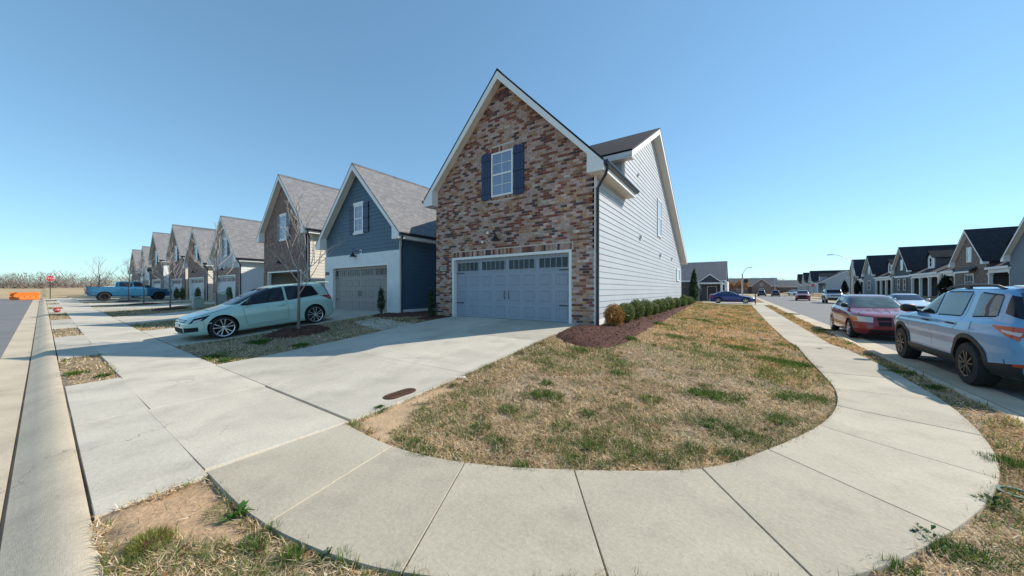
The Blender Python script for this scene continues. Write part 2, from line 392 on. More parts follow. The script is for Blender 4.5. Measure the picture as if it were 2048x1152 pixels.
# --- the curved pavement round the corner: measured joint pairs (inner edge, outer edge)
pairs = [((690, 848), (411, 946)), ((785, 893), (530, 1052)), ((930, 926), (803, 1150)), ((1148, 943), (1218, 1163)), ((1403, 942), (1640, 1172)),
         ((1535, 905), (1906, 1067)), ((1638, 855), (2001, 960)), ((1672, 813), (1967, 873)), ((1668, 777), (1888, 803)), ((1641, 745), (1815, 760)), ((1618, 721), (1745, 722)), ((1592, 692), (1690, 698))]
inn = [np.array(P(*a, z=.02)) for a, b in pairs]; out = [np.array(P(*b, z=.02)) for a, b in pairs]
for y in (13.2, 14.9, 16.6, 18.4, 20.3, 22.4, 24.6, 27, 30, 33.2, 36.6, 40.2, 43.6):
    f = min(1, (y-11.5)/8); inn.append(np.array((1.28-.12*f, y))); out.append(np.array((2.22, y)))
def catmull(pts, i, t):
    p0, p1, p2, p3 = pts[max(i-1, 0)], pts[i], pts[i+1], pts[min(i+2, len(pts)-1)]
    return .5*((2*p1)+(-p0+p2)*t+(2*p0-5*p1+4*p2-p3)*t*t+(-p0+3*p1-3*p2+p3)*t**3)
def slab(name, rows, parent, matn, h=.03, gap=.008, h2=None):
    """rows: list of (left pt, right pt) across the slab; makes one concrete panel with eased edges"""
    m = MB(); n = 5; a = []
    rows = [(np.array(l, float), np.array(r, float)) for l, r in rows]
    cen = sum((l+r)/2 for l, r in rows)/len(rows)
    d0 = (rows[1][0]+rows[1][1]-rows[0][0]-rows[0][1]); d0 = d0/np.linalg.norm(d0); d1 = (rows[-1][0]+rows[-1][1]-rows[-2][0]-rows[-2][1]); d1 = d1/np.linalg.norm(d1)
    rows[0] = (rows[0][0]+d0*gap, rows[0][1]+d0*gap); rows[-1] = (rows[-1][0]-d1*gap, rows[-1][1]-d1*gap)
    R2 = []
    for l, r in rows:
        d = (r-l)/np.linalg.norm(r-l); R2.append((l+d*gap, r-d*gap))
    tilt = random.uniform(-.002, .002)
    k = n+1
    for l, r in R2:
        for j in range(k):
            p = l+(r-l)*j/n; m.v.append((p[0], p[1], zf(*p)+h+tilt+((h2-h)*j/n if h2 else 0)))
    nr = len(R2)
    for i in range(nr-1):
        for j in range(n):
            q = i*k+j; m.f.append((q, q+k, q+k+1, q+1)); m.m.append(0)
    edge = [j for j in range(k)]+[i*k+n for i in range(1, nr)]+[(nr-1)*k+j for j in range(n-1, -1, -1)]+[i*k for i in range(nr-2, 0, -1)]
    b0 = len(m.v)
    for e in edge: x, y, z = m.v[e]; v = np.array((x, y))-cen; q = v/np.linalg.norm(v)*.004; m.v.append((x+q[0], y+q[1], z-.005))
    b1 = len(m.v)
    for e in edge: x, y, z = m.v[e]; m.v.append((x, y, z-.16))
    L = len(edge)
    for i in range(L):
        j = (i+1) % L
        m.f.append((edge[i], edge[j], b0+j, b0+i)); m.m.append(0)
        m.f.append((b0+i, b0+j, b1+j, b1+i)); m.m.append(0)
    return m.build(name, M[matn], parent, smooth=40)
def struct_root(name):
    o = bpy.data.objects.new(name, None); col.objects.link(o); o['kind'] = 'structure'; return o
walk = struct_root('pavement')
for i in range(len(inn)-1):
    ns = 6 if i < 11 else 2
    rows = [(catmull(inn, i, t/ns), catmull(out, i, t/ns)) for t in range(ns+1)]
    slab('slab', rows, walk, 'concrete_walk')
EDGE_IN = [tuple(catmull(inn, i, t/6)) for i in range(len(inn)-1) for t in range(6)]+[tuple(inn[-1])]
EDGE_OUT = [tuple(catmull(out, i, t/6)) for i in range(len(out)-1) for t in range(6)]+[tuple(out[-1])]
# --- houses along the left street: right wall x, left wall x, kind
ROW = [dict(xr=-3.45, xl=-10.05), dict(xr=-12.42, xl=-18.95), dict(xr=-21.05, xl=-27.45), dict(xr=-32.4, xl=-38.8), dict(xr=-41.0, xl=-47.2),
       dict(xr=-48.9, xl=-55.1), dict(xr=-59.2, xl=-65.5), dict(xr=-66.6, xl=-72.6), dict(xr=-74.6, xl=-80.6)]
DRV = [(-9.05, -3.85), (-18.2, -13.0), (-26.9, -21.8), (-38.2, -33.0), (-46.7, -41.6), (-54.6, -49.4), (-65, -59.8)]
joints = [-3.85, -6.4, -9.05]
for (a, b), (c, d) in zip(DRV, DRV[1:]):
    g = a-d; k = max(2, round(g/1.9)); joints += [a-g*i/k for i in range(1, k)]
    joints += [d, (c+d)/2, c]
lw = struct_root('pavement')
for a, b in zip(joints, joints[1:]):
    rows = [((a+(b-a)*t, Ysl(a)), (a+(b-a)*t, Ysl(a)+1.3)) for t in (0, .5, 1)]
    # the first panel meets the corner panel on its measured joint
    slab('slab', rows, lw, 'concrete', gap=.009)
driveways = []
for i, (a, b) in enumerate(DRV):
    d = struct_root('driveway'); mid = (a+b)/2; y0 = Ysl(mid)+1.3
    ys = [y0, 4.25, 6.8, 9.42]
    for ya, yb in zip(ys, ys[1:]):
        for xa, xb in ((a, mid), (mid, b)):
            ns = 3
            slab('slab', [((xa, ya+(yb-ya)*t/ns), (xb, ya+(yb-ya)*t/ns)) for t in range(ns+1)], d, 'concrete', gap=.006)
    ap = struct_root('driveway_apron')
    for xa, xb in ((a-.12, mid), (mid, b)) if i else ((a-.12, mid), (mid, b-.15), (b-.15, b+.12)):
        slab('slab', [((xa, Yb(xa)+.02), (xa, Ysl(xa))), (((xa+xb)/2, Yb((xa+xb)/2)+.02), ((xa+xb)/2, Ysl((xa+xb)/2))), ((xb, Yb(xb)+.02), (xb, Ysl(xb)))], ap, 'concrete', h=.006, h2=.027, gap=.005)
# alley pads, far pavement and side walks
ws = struct_root('pavement')
for k in range(22):
    y = 2+k*4.6
    if 104 < y < 118: continue
    slab('slab', [((12.5, y), (13.8, y)), ((12.5, y+4.6), (13.8, y+4.6))], ws, 'concrete_walk')
al = struct_root('alley')
for k in range(8):
    x = 2.75-k*4; slab('slab', [((x, 44.0), (x, 47.5)), ((x-4, 44.0), (x-4, 47.5))], al, 'concrete'); slab('slab', [((x, 47.5), (x, 51.2)), ((x-4, 47.5), (x-4, 51.2))], al, 'concrete')
# small concrete step between the two mulch beds beside the garage
fw = struct_root('garden_path')
slab('slab', [((-9.06, 6.2), (-9.06, 7.4)), ((-10.6, 6.5), (-10.6, 7.6)), ((-12.0, 6.9), (-12.0, 7.9))], fw, 'concrete', h=.02)

# --- mulch beds
def zone_mesh(name, poly, h, mats, chips=0, step=.07, parent=None, noise_h=.03):
    xs = [p[0] for p in poly]; ys = [p[1] for p in poly]
    gx = np.arange(min(xs)-step, max(xs)+step*2, step); gy = np.arange(min(ys)-step, max(ys)+step*2, step)
    X, Y = np.meshgrid(gx, gy, indexing='ij')
    dist = np.full(X.shape, 9.)
    for i in range(len(poly)):
        (ax, ay), (bx, by) = poly[i], poly[(i+1) % len(poly)]
        L2 = (bx-ax)**2+(by-ay)**2+1e-9; t = np.clip(((X-ax)*(bx-ax)+(Y-ay)*(by-ay))/L2, 0, 1)
        dist = np.minimum(dist, np.hypot(X-ax-t*(bx-ax), Y-ay-t*(by-ay)))
    ins = inpoly(X, Y, poly); sd_ = np.where(ins, dist, -dist)+(fbm(X, Y, 3)-.5)*.16
    Z = zg(X, Y)+np.where(sd_ > 0, h*sm(sd_/.3)+.004, -.06)+noise_h*(fbm(X, Y, 7)-.5)*sm(sd_/.15)
    keep = sd_ > -step
    m = MB(); idx = -np.ones(X.shape, int); n = 0
    for i, j in zip(*np.nonzero(keep)): idx[i, j] = n; n += 1; m.v.append((X[i, j], Y[i, j], Z[i, j]))
    for i in range(X.shape[0]-1):
        for j in range(X.shape[1]-1):
            q = (idx[i, j], idx[i+1, j], idx[i+1, j+1], idx[i, j+1])
            if min(q) >= 0: m.f.append(q); m.m.append(0)
    o = m.build(name, mats[0], parent, smooth=60); o['kind'] = 'structure'
    if chips:
        ii, jj = np.nonzero(sd_ > -.03); pick = rng.integers(0, len(ii), chips)
        V = []; T = []
        for k in pick:
            i, j = ii[k], jj[k]; c = Vector((X[i, j]+rng.uniform(-step, step)*.5, Y[i, j]+rng.uniform(-step, step)*.5, Z[i, j]+.008))
            a = Vector((rng.normal(), rng.normal(), rng.normal()*.35)).normalized()*rng.uniform(.012, .035)
            b = a.cross(Vector((rng.normal()*.5, rng.normal()*.5, 1))).normalized()*rng.uniform(.004, .01)
            V += [c-a-b, c+a-b, c+a+b, c-a+b]; g = rng.uniform(.35, 1.7); T.append((.085*g, .036*g, .026*g))
        leaf_mesh('wood_chips', V, T, 4, M['mulch_chip'], o)
    return o
def leaf_mesh(name, V, T, k, material, parent=None, off=(0, 0, 0), kind='stuff', shade=None):
    """one mesh of many small faces with k corners each; T colours each face"""
    V = (np.asarray(V, np.float32) if isinstance(V, np.ndarray) else np.array([tuple(v) for v in V], np.float32))-np.array(off, np.float32); nf = len(V)//k
    me = bpy.data.meshes.new(name); me.vertices.add(len(V)); me.vertices.foreach_set('co', V.ravel())
    me.loops.add(len(V)); me.loops.foreach_set('vertex_index', np.arange(len(V), dtype=np.int32))
    me.polygons.add(nf); me.polygons.foreach_set('loop_start', np.arange(0, len(V), k, dtype=np.int32)); me.polygons.foreach_set('loop_total', np.full(nf, k, np.int32))
    ca = me.color_attributes.new('tint', 'FLOAT_COLOR', 'POINT')
    T = np.asarray(T, np.float32); C = np.ones((len(V), 4), np.float32); C[:, :3] = np.repeat(T, k, axis=0); ca.data.foreach_set('color', C.ravel())
    me.materials.append(material); me.update(calc_edges=True); me.validate()
    o = bpy.data.objects.new(name, me); col.objects.link(o)
    if parent: o.parent = parent
    if kind: o['kind'] = kind
    return o
bed_px = [(1143, 651), (1125, 660), (1108, 667), (1128, 676), (1165, 681), (1210, 682), (1250, 675), (1290, 658), (1330, 638), (1365, 619), (1392, 606)]
BED = [P(x, y, z=.50) for x, y in bed_px]
BED = [(-4.0, 9.1)]+BED[1:]+[(-1.9, 31.5), (-3.4, 31.5), (-3.4, 9.2)]
zone_mesh('mulch_bed', BED, .06, [M['mulch']], 6500, step=.09)
BED2 = [(-10.1, 9.25), (-10.1, 8.2), (-9.3, 8.15), (-9.1, 8.6), (-9.1, 9.25)]
zone_mesh('mulch_bed', BED2, .06, [M['mulch']], 500)
BED3 = [(-12.9, 9.25), (-13.0, 8.3), (-12.3, 7.95), (-11.2, 8.2), (-10.2, 8.9), (-10.1, 12.0), (-12.3, 12.0), (-12.4, 9.25)]
zone_mesh('mulch_bed', BED3, .05, [M['mulch']], 900)
TREES = [(-11.9, 4.98), (-20.4, 5.0), (-30.2, 5.1), (-39.8, 5.2), (-47.9, 5.3)]
def disc(c, r, n=18): return [(c[0]+r*math.cos(2*math.pi*k/n), c[1]+r*math.sin(2*math.pi*k/n)) for k in range(n)]
for i, t in enumerate(TREES): zone_mesh('mulch_ring', disc(t, .95), .12, [M['mulch']], 900 if i == 0 else 200, step=.08 if i == 0 else .12)
BEDS = [BED, BED2, BED3]+[disc(t, .9) for t in TREES]

# --- terrain sheet with soil and straw tints
def axis(segs):
    out = []
    for a, b, st in segs: out += list(np.arange(a, b, st))
    return np.array(out+[segs[-1][1]])
ax = axis([(-1500, -300, 200), (-300, -100, 25), (-100, -30, 1.5), (-30, -14, .5), (-14, 4, .16), (4, 24, .8), (24, 100, 8), (100, 1500, 200)])
ay = axis([(-1500, -200, 200), (-200, -10, 15), (-10, -1, 1), (-1, 13, .16), (13, 46, .5), (46, 140, 3), (140, 300, 20), (300, 1500, 200)])
GX, GY = np.meshgrid(ax, ay, indexing='ij')
GZ = zg(GX, GY)
# road region -> lower
def road_mask(X, Y):
    lf = (X < KERB_C[0]) & (Y < Yb(X)-.05) & (Y > -9)
    co = (X >= KERB_C[0]) & (Y < KERB_C[1]) & (np.hypot(X-KERB_C[0], Y-KERB_C[1]) > KERB_R+.05) & (Y > -9) & (X < 11)
    rt = (Y >= KERB_C[1]) & (X > 2.9) & (X < 11.25) & (Y < 136)
    cr = (Y > 125.5) & (Y < 136.5); sr = (X > 10) & (Y > 105.5) & (Y < 116.5); c2 = (X > -76.5) & (X < -65.5) & (Y < 3) 
    return lf | co | rt | cr | sr | c2
RM = road_mask(GX, GY)
GZ = np.where(RM, -.17+np.where(GX < -4, GZ, 0), GZ)
GZ = GZ+np.where(RM, 0, .02*(fbm(GX, GY, 1.3)-.5))-.005
SAND = [P(x, y) for x, y in ((702, 850), (735, 832), (800, 800), (860, 775), (930, 745), (960, 735), (940, 760), (880, 800), (830, 830), (800, 862), (790, 885))]
CLAY = [P(x, y) for x, y in ((412, 950), (203, 1042), (222, 1120), (290, 1125), (350, 1085), (420, 1085), (490, 1090), (520, 1060), (470, 1010))]
def soil_mask(X, Y):
    """1 where bare earth shows"""
    a = np.zeros(np.shape(X))
    for poly, b in ((SAND, .10), (CLAY, .10)):
        cx = sum(p[0] for p in poly)/len(poly); cy = sum(p[1] for p in poly)/len(poly)
        jx = X+(fbm(X, Y, 4)-.5)*.5; jy = Y+(fbm(Y, X, 4)-.5)*.5
        a = np.maximum(a, inpoly(jx, jy, poly)*1.)
    return a
def tint_ground(X, Y):
    n1 = fbm(X, Y, .55); n2 = fbm(X+40, Y-13, 2.1)
    base = np.stack([.21+.13*n2, .155+.095*n2, .10+.06*n2], -1)
    warm = np.array((.24, .15, .075)); t = sm((Y-6)/10)[..., None]*.6; base = base*(1-t)+warm*t*(.8+.4*n2[..., None])
    g = sm((n1-.54)/.14)[..., None]; base = base*(1-.3*g)+np.array((.14, .15, .06))*.3*g
    s = soil_mask(X, Y)[..., None]; so = np.array((.50, .34, .20))*(.75+.5*n2[..., None]); base = base*(1-s)+so*s
    cl = (inpoly(X, Y, CLAY)*1.)[..., None]*s; base = base*(1-cl)+np.array((.50, .325, .185))*(.8+.4*n2[..., None])*cl
    far = ((X < -66) | (Y > 136) | (X > 60))[..., None]; base = np.where(far, np.array((.42, .31, .17))*(.8+.4*n1[..., None]), base)
    return base
TG = tint_ground(GX, GY)
nx_, ny_ = GX.shape
me = bpy.data.meshes.new('ground'); V = np.stack([GX, GY, GZ], -1).reshape(-1, 3)
ii = np.arange(nx_*ny_).reshape(nx_, ny_); F = np.stack([ii[:-1, :-1], ii[1:, :-1], ii[1:, 1:], ii[:-1, 1:]], -1).reshape(-1, 4)
me.from_pydata(V.tolist(), [], F.tolist()); ca = me.color_attributes.new('tint', 'FLOAT_COLOR', 'POINT')
C = np.ones((nx_*ny_, 4), np.float32); C[:, :3] = TG.reshape(-1, 3); ca.data.foreach_set('color', C.ravel())
me.materials.append(M['ground']); me.polygons.foreach_set('use_smooth', [True]*len(me.polygons)); me.update()
go = bpy.data.objects.new('ground', me); col.objects.link(go); go['kind'] = 'structure'
# ================================================================== HOUSES
class Plane:
    """wall plane: 'y' faces -Y at y=c (s runs along x); 'x' faces +X at x=c (s runs along y); 'w' faces -X at x=c"""
    def __init__(s, k, c): s.k = k; s.c = c
    def p(s, a, d, z): return (a, s.c-d, z) if s.k == 'y' else ((s.c+d, a, z) if s.k == 'x' else (s.c-d, a, z))
    def box(s, m, s0, s1, d0, d1, z0, z1, mi=0):
        a = s.p(s0, d0, z0); b = s.p(s1, d1, z1)
        return m.box(min(a[0], b[0]), max(a[0], b[0]), min(a[1], b[1]), max(a[1], b[1]), min(z0, z1), max(z0, z1), mi)
    def prism(s, m, poly, d0, d1, mi=0):
        a = Vector(s.p(0, d0, 0)); b = Vector(s.p(0, d1, 0)); return m.prism([s.p(u, d0, z) for u, z in poly], b-a, mi)
def lap(root, off, pl, poly, expo, matn, separate=True, name='siding_board', seg=None):
    z0 = min(p[1] for p in poly); z1 = max(p[1] for p in poly); k = 0; m = MB()
    while z0+k*expo < z1-.02:
        a = z0+k*expo; b = min(a+expo, z1); k += 1
        q = clip_band(poly, a, b)
        # drop repeated corners
        q = [p for i, p in enumerate(q) if math.dist(p, q[i-1]) > 1e-4]
        if len(q) < 3: continue
        if seg:
            lo_, hi_ = min(p[0] for p in q), max(p[0] for p in q); cuts = [lo_]; s_ = lo_+seg*((k*.37) % 1)
            while s_ < hi_-.3:
                if s_ > lo_+.3: cuts.append(s_)
                s_ += seg
            cuts.append(hi_); f = lambda z: .004+.016*(1-(z-a)/expo)
            for c0, c1 in zip(cuts, cuts[1:]):
                qq = [(y_, x_) for x_, y_ in clip_band([(p[1], p[0]) for p in q], c0+.0015, c1-.0015)]; qq = [p for i, p in enumerate(qq) if math.dist(p, qq[i-1]) > 1e-4]
                if len(qq) < 3: continue
                m = MB(); w_ = random.uniform(-.0015, .0015); m.poly([pl.p(s2, f(z)+w_, z) for s2, z in qq]); bot = sorted([p[0] for p in qq if abs(p[1]-a) < 1e-6])
                if len(bot) >= 2: m.poly([pl.p(bot[0], 0, a), pl.p(bot[-1], 0, a), pl.p(bot[-1], f(a)+w_, a), pl.p(bot[0], f(a)+w_, a)])
                m.build(name, M[matn], root, off)
            m = MB(); continue
        f = lambda z: .004+.016*(1-(z-a)/expo)
        m.poly([pl.p(s_, f(z), z) for s_, z in q])
        bot = sorted([p[0] for p in q if abs(p[1]-a) < 1e-6])
        if len(bot) >= 2: m.poly([pl.p(bot[0], 0, a), pl.p(bot[-1], 0, a), pl.p(bot[-1], f(a), a), pl.p(bot[0], f(a), a)])
        if separate: m.build(name, M[matn], root, off); m = MB()
    if not separate and m.v: m.build('siding', M[matn], root, off)
def window(root, off, pl, s0, s1, z0, z1, cols=2, rows=2, glass='glass_blue', trim=.05, d=.0, head=False, fm='trim_white', fine=True, single=False):
    m = MB(); w = .035
    for a, b, c, e in ((s0, s0+trim, z0, z1), (s1-trim, s1, z0, z1), (s0+trim, s1-trim, z1-trim, z1), (s0+trim, s1-trim, z0, z0+trim)): pl.box(m, a, b, d-.03, d+.045, c, e)
    if head:
        pl.box(m, s0-.04, s1+.04, d+.0, d+.06, z1+.002, z1+.12); pl.box(m, s0-.04, s1+.04, d+.0, d+.07, z0-.1, z0-.002)
    zm = (z0+z1)/2; i0, i1 = s0+trim, s1-trim
    if not single: pl.box(m, i0, i1, d-.01, d+.036, zm-.028, zm+.028)
    fr = m.build('window', M[fm], root, off)
    for q, (a, b) in enumerate(((z0+trim, zm-.028), (zm+.028, z1-trim)) if not single else ((z0+trim, z1-trim),)):
        m = MB(); dd = d+(.012 if q == 0 else .022)
        m.poly([pl.p(i0, dd, a), pl.p(i1, dd, a), pl.p(i1, dd, b), pl.p(i0, dd, b)]); m.build('pane', M[glass], fr)
        fr.children[-1].data.transform(Matrix.Translation(-Vector(off)))
        if fine:
            m = MB()
            for c in range(1, cols): x = i0+(i1-i0)*c/cols; pl.box(m, x-.009, x+.009, dd+.0, dd+.014, a, b)
            for r in range(1, rows): z = a+(b-a)*r/rows; pl.box(m, i0, i1, dd+.001, dd+.012, z-.009, z+.009)
            if m.v: m.build('muntin', M[fm], fr, off)
    return fr
def shutter(root, off, pl, s0, s1, z0, z1, matn='shutter', d=.012):
    m = MB(); n = 3; w = (s1-s0)/n
    for i in range(n): pl.box(m, s0+i*w+.003, s0+(i+1)*w-.003, d, d+.025, z0, z1)
    sh = m.build('shutter', M[matn], root, off)
    for f in (.14, .5, .86):
        z = z0+(z1-z0)*f; m = MB(); pl.box(m, s0-.006, s1+.006, d+.026, d+.048, z-.035, z+.035); m.build('batten', M[matn], sh, off)
def garage_door(root, off, pl, s0, s1, z0, z1, matn, d=-.13, fine=True, glass='glass_dark', handles=True):
    """sectional door: four sections, raised panels, a row of lights"""
    m = MB(); h = (z1-z0)/4
    for k in range(4): pl.box(m, s0, s1, d-.05, d, z0+k*h+.004, z0+(k+1)*h-.004)
    pl.box(m, s0, s1, d-.05, d-.012, z0, z1)
    dr = m.build('garage_door', M[matn], root, off)
    n = 8; w = (s1-s0)/n
    if fine:
        for k in range(3):
            for c in range(n):
                a, b = s0+c*w+w*.14, s0+(c+1)*w-w*.14; za, zb = z0+k*h+h*.16, z0+(k+1)*h-h*.16
                m = MB(); i = .022; P0 = [(a, za), (b, za), (b, zb), (a, zb)]; P1 = [(a+i, za+i), (b-i, za+i), (b-i, zb-i), (a+i, zb-i)]; P2 = [(a+2*i, za+2*i), (b-2*i, za+2*i), (b-2*i, zb-2*i), (a+2*i, zb-2*i)]
                # stamped panel: raised bead round the edge, grooved, raised field
                lv = [(P0, .001), (P1, .016), (P2, .003)]
                for (A, da), (B, db) in zip(lv, lv[1:]):
                    for q in range(4):
                        r = (q+1) % 4; m.poly([pl.p(A[q][0], d+da, A[q][1]), pl.p(A[r][0], d+da, A[r][1]), pl.p(B[r][0], d+db, B[r][1]), pl.p(B[q][0], d+db, B[q][1])])
                aa, bb, cc, ee = P2[0][0], P2[1][0], P2[0][1], P2[2][1]; nb = 4; ws = (bb-aa)/nb
                for q in range(nb): pl.box(m, aa+q*ws+.004, aa+(q+1)*ws-.004, d+.001, d+.007, cc, ee)
                m.build('panel', M[matn], dr, off)
    za, zb = z0+3*h+h*.2, z1-h*.22
    for c in range(4):
        a, b = s0+(2*c)*w+w*.16, s0+(2*c+2)*w-w*.16
        m = MB(); m.poly([pl.p(a, d+.004, za), pl.p(b, d+.004, za), pl.p(b, d+.004, zb), pl.p(a, d+.004, zb)]); m.build('pane', M[glass], dr, off)
        m = MB(); t = .03
        for q in ((a-t, a, za-t, zb+t), (b, b+t, za-t, zb+t), (a, b, za-t, za), (a, b, zb, zb+t)): pl.box(m, q[0], q[1], d, d+.018, q[2], q[3])
        for q in range(1, 5):
            x = a+(b-a)*q/5; pl.box(m, x-.011, x+.011, d+.005, d+.015, za, zb)
        m.build('light_frame', M[matn], dr, off)
    if handles:
        c = (s0+s1)/2; zc = z0+2*h-h*.45
        for sx in (-1, 1):
            m = MB(); x = c+sx*.09
            m.tube([pl.p(x, d+.01, zc-.14), pl.p(x, d+.05, zc-.09), pl.p(x+sx*.012, d+.055, zc), pl.p(x, d+.05, zc+.09), pl.p(x, d+.01, zc+.14)], .011, 6); m.build('handle', M['black_metal'], dr, off)
        for x, sg in ((s0, 1), (s1, -1)):
            for zz in (z0+.5*h+h*.45, z0+3*h+.02):
                m = MB(); a, b = sorted((x+sg*.02, x+sg*.4)); pl.box(m, a, b, d+.001, d+.011, zz-.016, zz+.016); m.build('hinge', M['black_metal'], dr, off)
    return dr
def barn_lamp(root, off, pl, s, z, base=None):
    """gooseneck lamp: wall plate at s, shade hanging to the left"""
    m = MB(); q = lambda a, d, zz: pl.p(a, d, zz)
    m.lathe([(.06, 0), (.06, .03), (.02, .045)], 14, axis='Y', c=q(s+.28, .045, z-.02)) if pl.k == 'y' else None
    m.tube([q(s+.28, .03, z-.02), q(s+.2, .1, z-.02), q(s+.1, .16, z), q(s+.02, .2, z+.13), q(s-.06, .22, z+.15), q(s-.1, .23, z+.05), q(s-.1, .23, z-.03)], .012, 7)
    lp = m.build('wall_lamp', M['black_metal'], root, off, smooth=40)
    m = MB(); c = Vector(q(s-.1, .23, z-.26)); m.lathe([(.165, 0), (.16, .012), (.10, .09), (.055, .13), (.05, .2), (.02, .23)], 20, c=c); m.build('lamp_shade', M['black_metal'], lp, off, smooth=40)
def roof_gable(root, off, xc, half, ov, ze, za, y0, y1, matn, ridge_cap=True, yback=None, xr_wall=None, y_eave_end=None, base=None):
    """ridge along y. top surface from tip (half+ov, ze) to apex; y_eave_end cuts the right/left eave short (valley)"""
    k = (za-ze)/(half+ov); th = .05; roof = None
    for sg in (1, -1):
        tip = xc+sg*(half+ov); wl = xc+sg*half; zw = za-k*half
        if y_eave_end is None: pts = [(xc, y0, za), (xc, y1, za), (tip, y1, ze), (tip, y0, ze)]
        else: pts = [(xc, y0, za), (xc, y1, za), (wl-sg*.1, y_eave_end+.1, zw+.1*k), (wl, y_eave_end, zw), (tip, y_eave_end, ze), (tip, y0, ze)]
        m = MB(); m.prism(pts, (0, 0, -th*1.4))
        roof = m.build('roof', M[matn], root, off)
    if ridge_cap:
        m = MB(); a = .13
        n = 12; L = (y1-y0)/n
        m.prism([(xc-a, y0+.0, za-a*k+.012), (xc, y0, za+.018), (xc+a, y0, za-a*k+.012), (xc, y0, za-.02)], (0, y1-y0, 0)); m.build('ridge_cap', M['shingle_mid' if 'grey' in matn else matn], root, off)
    return k
def rake_trim(root, off, xc, half, ov, ze, za, y0, yw, fh=.2, soff='soffit'):
    """white boards and soffit of a front gable whose wall is at yw, fascia face at y0"""
    k = (za-ze)/(half+ov); v = .075
    for sg in (1, -1):
        tip = xc+sg*(half+ov); f = lambda x: za-k*abs(x-xc)
        m = MB(); m.prism([(xc, y0+.004, f(xc)-v), (tip, y0+.004, ze-v), (tip, y0+.004, ze-v-fh), (xc, y0+.004, f(xc)-v-fh*1.35)], (0, .03, 0)); m.build('rake_board', M['trim_white'], root, off)
        m = MB(); m.prism([(xc, y0+.036, f(xc)-v-fh*.9), (tip-sg*.02, y0+.036, ze-v-fh*.55), (tip-sg*.02, yw+.02, ze-v-fh*.55), (xc, yw+.02, f(xc)-v-fh*.9)], (0, 0, .012)); m.build('rake_soffit', M[soff], root, off)
        # boxed return at the foot of the rake
        wl = xc+sg*half; zs = ze-v-fh-.04; m = MB()
        m.prism([(wl-sg*.10, y0, zs), (tip+sg*.004, y0, zs), (tip+sg*.004, y0, ze-v), (wl-sg*.10, y0, f(wl-sg*.1)-v-fh*.5)], (0, yw-y0+.01, 0)); m.build('eave_return', M['trim_white'], root, off)
def side_eave(root, off, sg, wl, ov, ze, y0, y1, gutter='gutter_dark', soff='soffit', fh=.2):
    v = .075; tip = wl+sg*ov; zs = ze-v-fh-.02
    m = MB(); m.box(min(wl, tip), max(wl, tip), y0, y1, zs, zs+.015)
    nb = int((y1-y0)/.1)
    for i in range(nb): m.box(min(wl, tip)+.01, max(wl, tip)-.01, y0+i*.1+.004, y0+i*.1+.012, zs-.004, zs-.0005)
    m.build('soffit', M[soff], root, off)
    m = MB(); a, b = sorted((tip+sg*.003, tip-sg*.022)); m.box(a, b, y0, y1, zs-.01, ze-v-.01); m.build('fascia', M['trim_white'], root, off)
    g = MB(); z1 = ze-.055; X = lambda d: tip+sg*(.006+d)
    prof = [(0, 0), (.125, 0), (.125, -.035), (.11, -.06), (.085, -.10), (0, -.11)]
    g.prism([(X(d), y0-.02, z1+h) for d, h in prof], (0, y1-y0+.04, 0)); g.build('gutter', M[gutter], root, off)
def downspout(root, off, pts, matn='gutter_dark', r=.042):
    m = MB(); m.tube(pts, r, 8); m.build('downspout', M[matn], root, off, smooth=50)
def text_part(s, size, loc, rot, matn, parent, off=None, name='lettering', depth=.004):
    cu = bpy.data.curves.new(name, 'FONT'); cu.body = s; cu.size = size; cu.align_x = 'CENTER'; cu.align_y = 'CENTER'; cu.extrude = depth; cu.resolution_u = 2
    o = bpy.data.objects.new(name, cu); col.objects.link(o); dg = bpy.context.evaluated_depsgraph_get()
    me = bpy.data.meshes.new_from_object(o.evaluated_get(dg)); bpy.data.objects.remove(o)
    me.transform(Matrix.Translation(Vector(loc)-Vector(off or (0, 0, 0))) @ Matrix(rot).to_4x4()); me.materials.clear(); me.materials.append(M[matn])
    o = bpy.data.objects.new(name, me); col.objects.link(o); o.parent = parent; return o
ROT_FRONT = Matrix(((1, 0, 0), (0, 0, -1), (0, 1, 0)))     # text readable from -Y

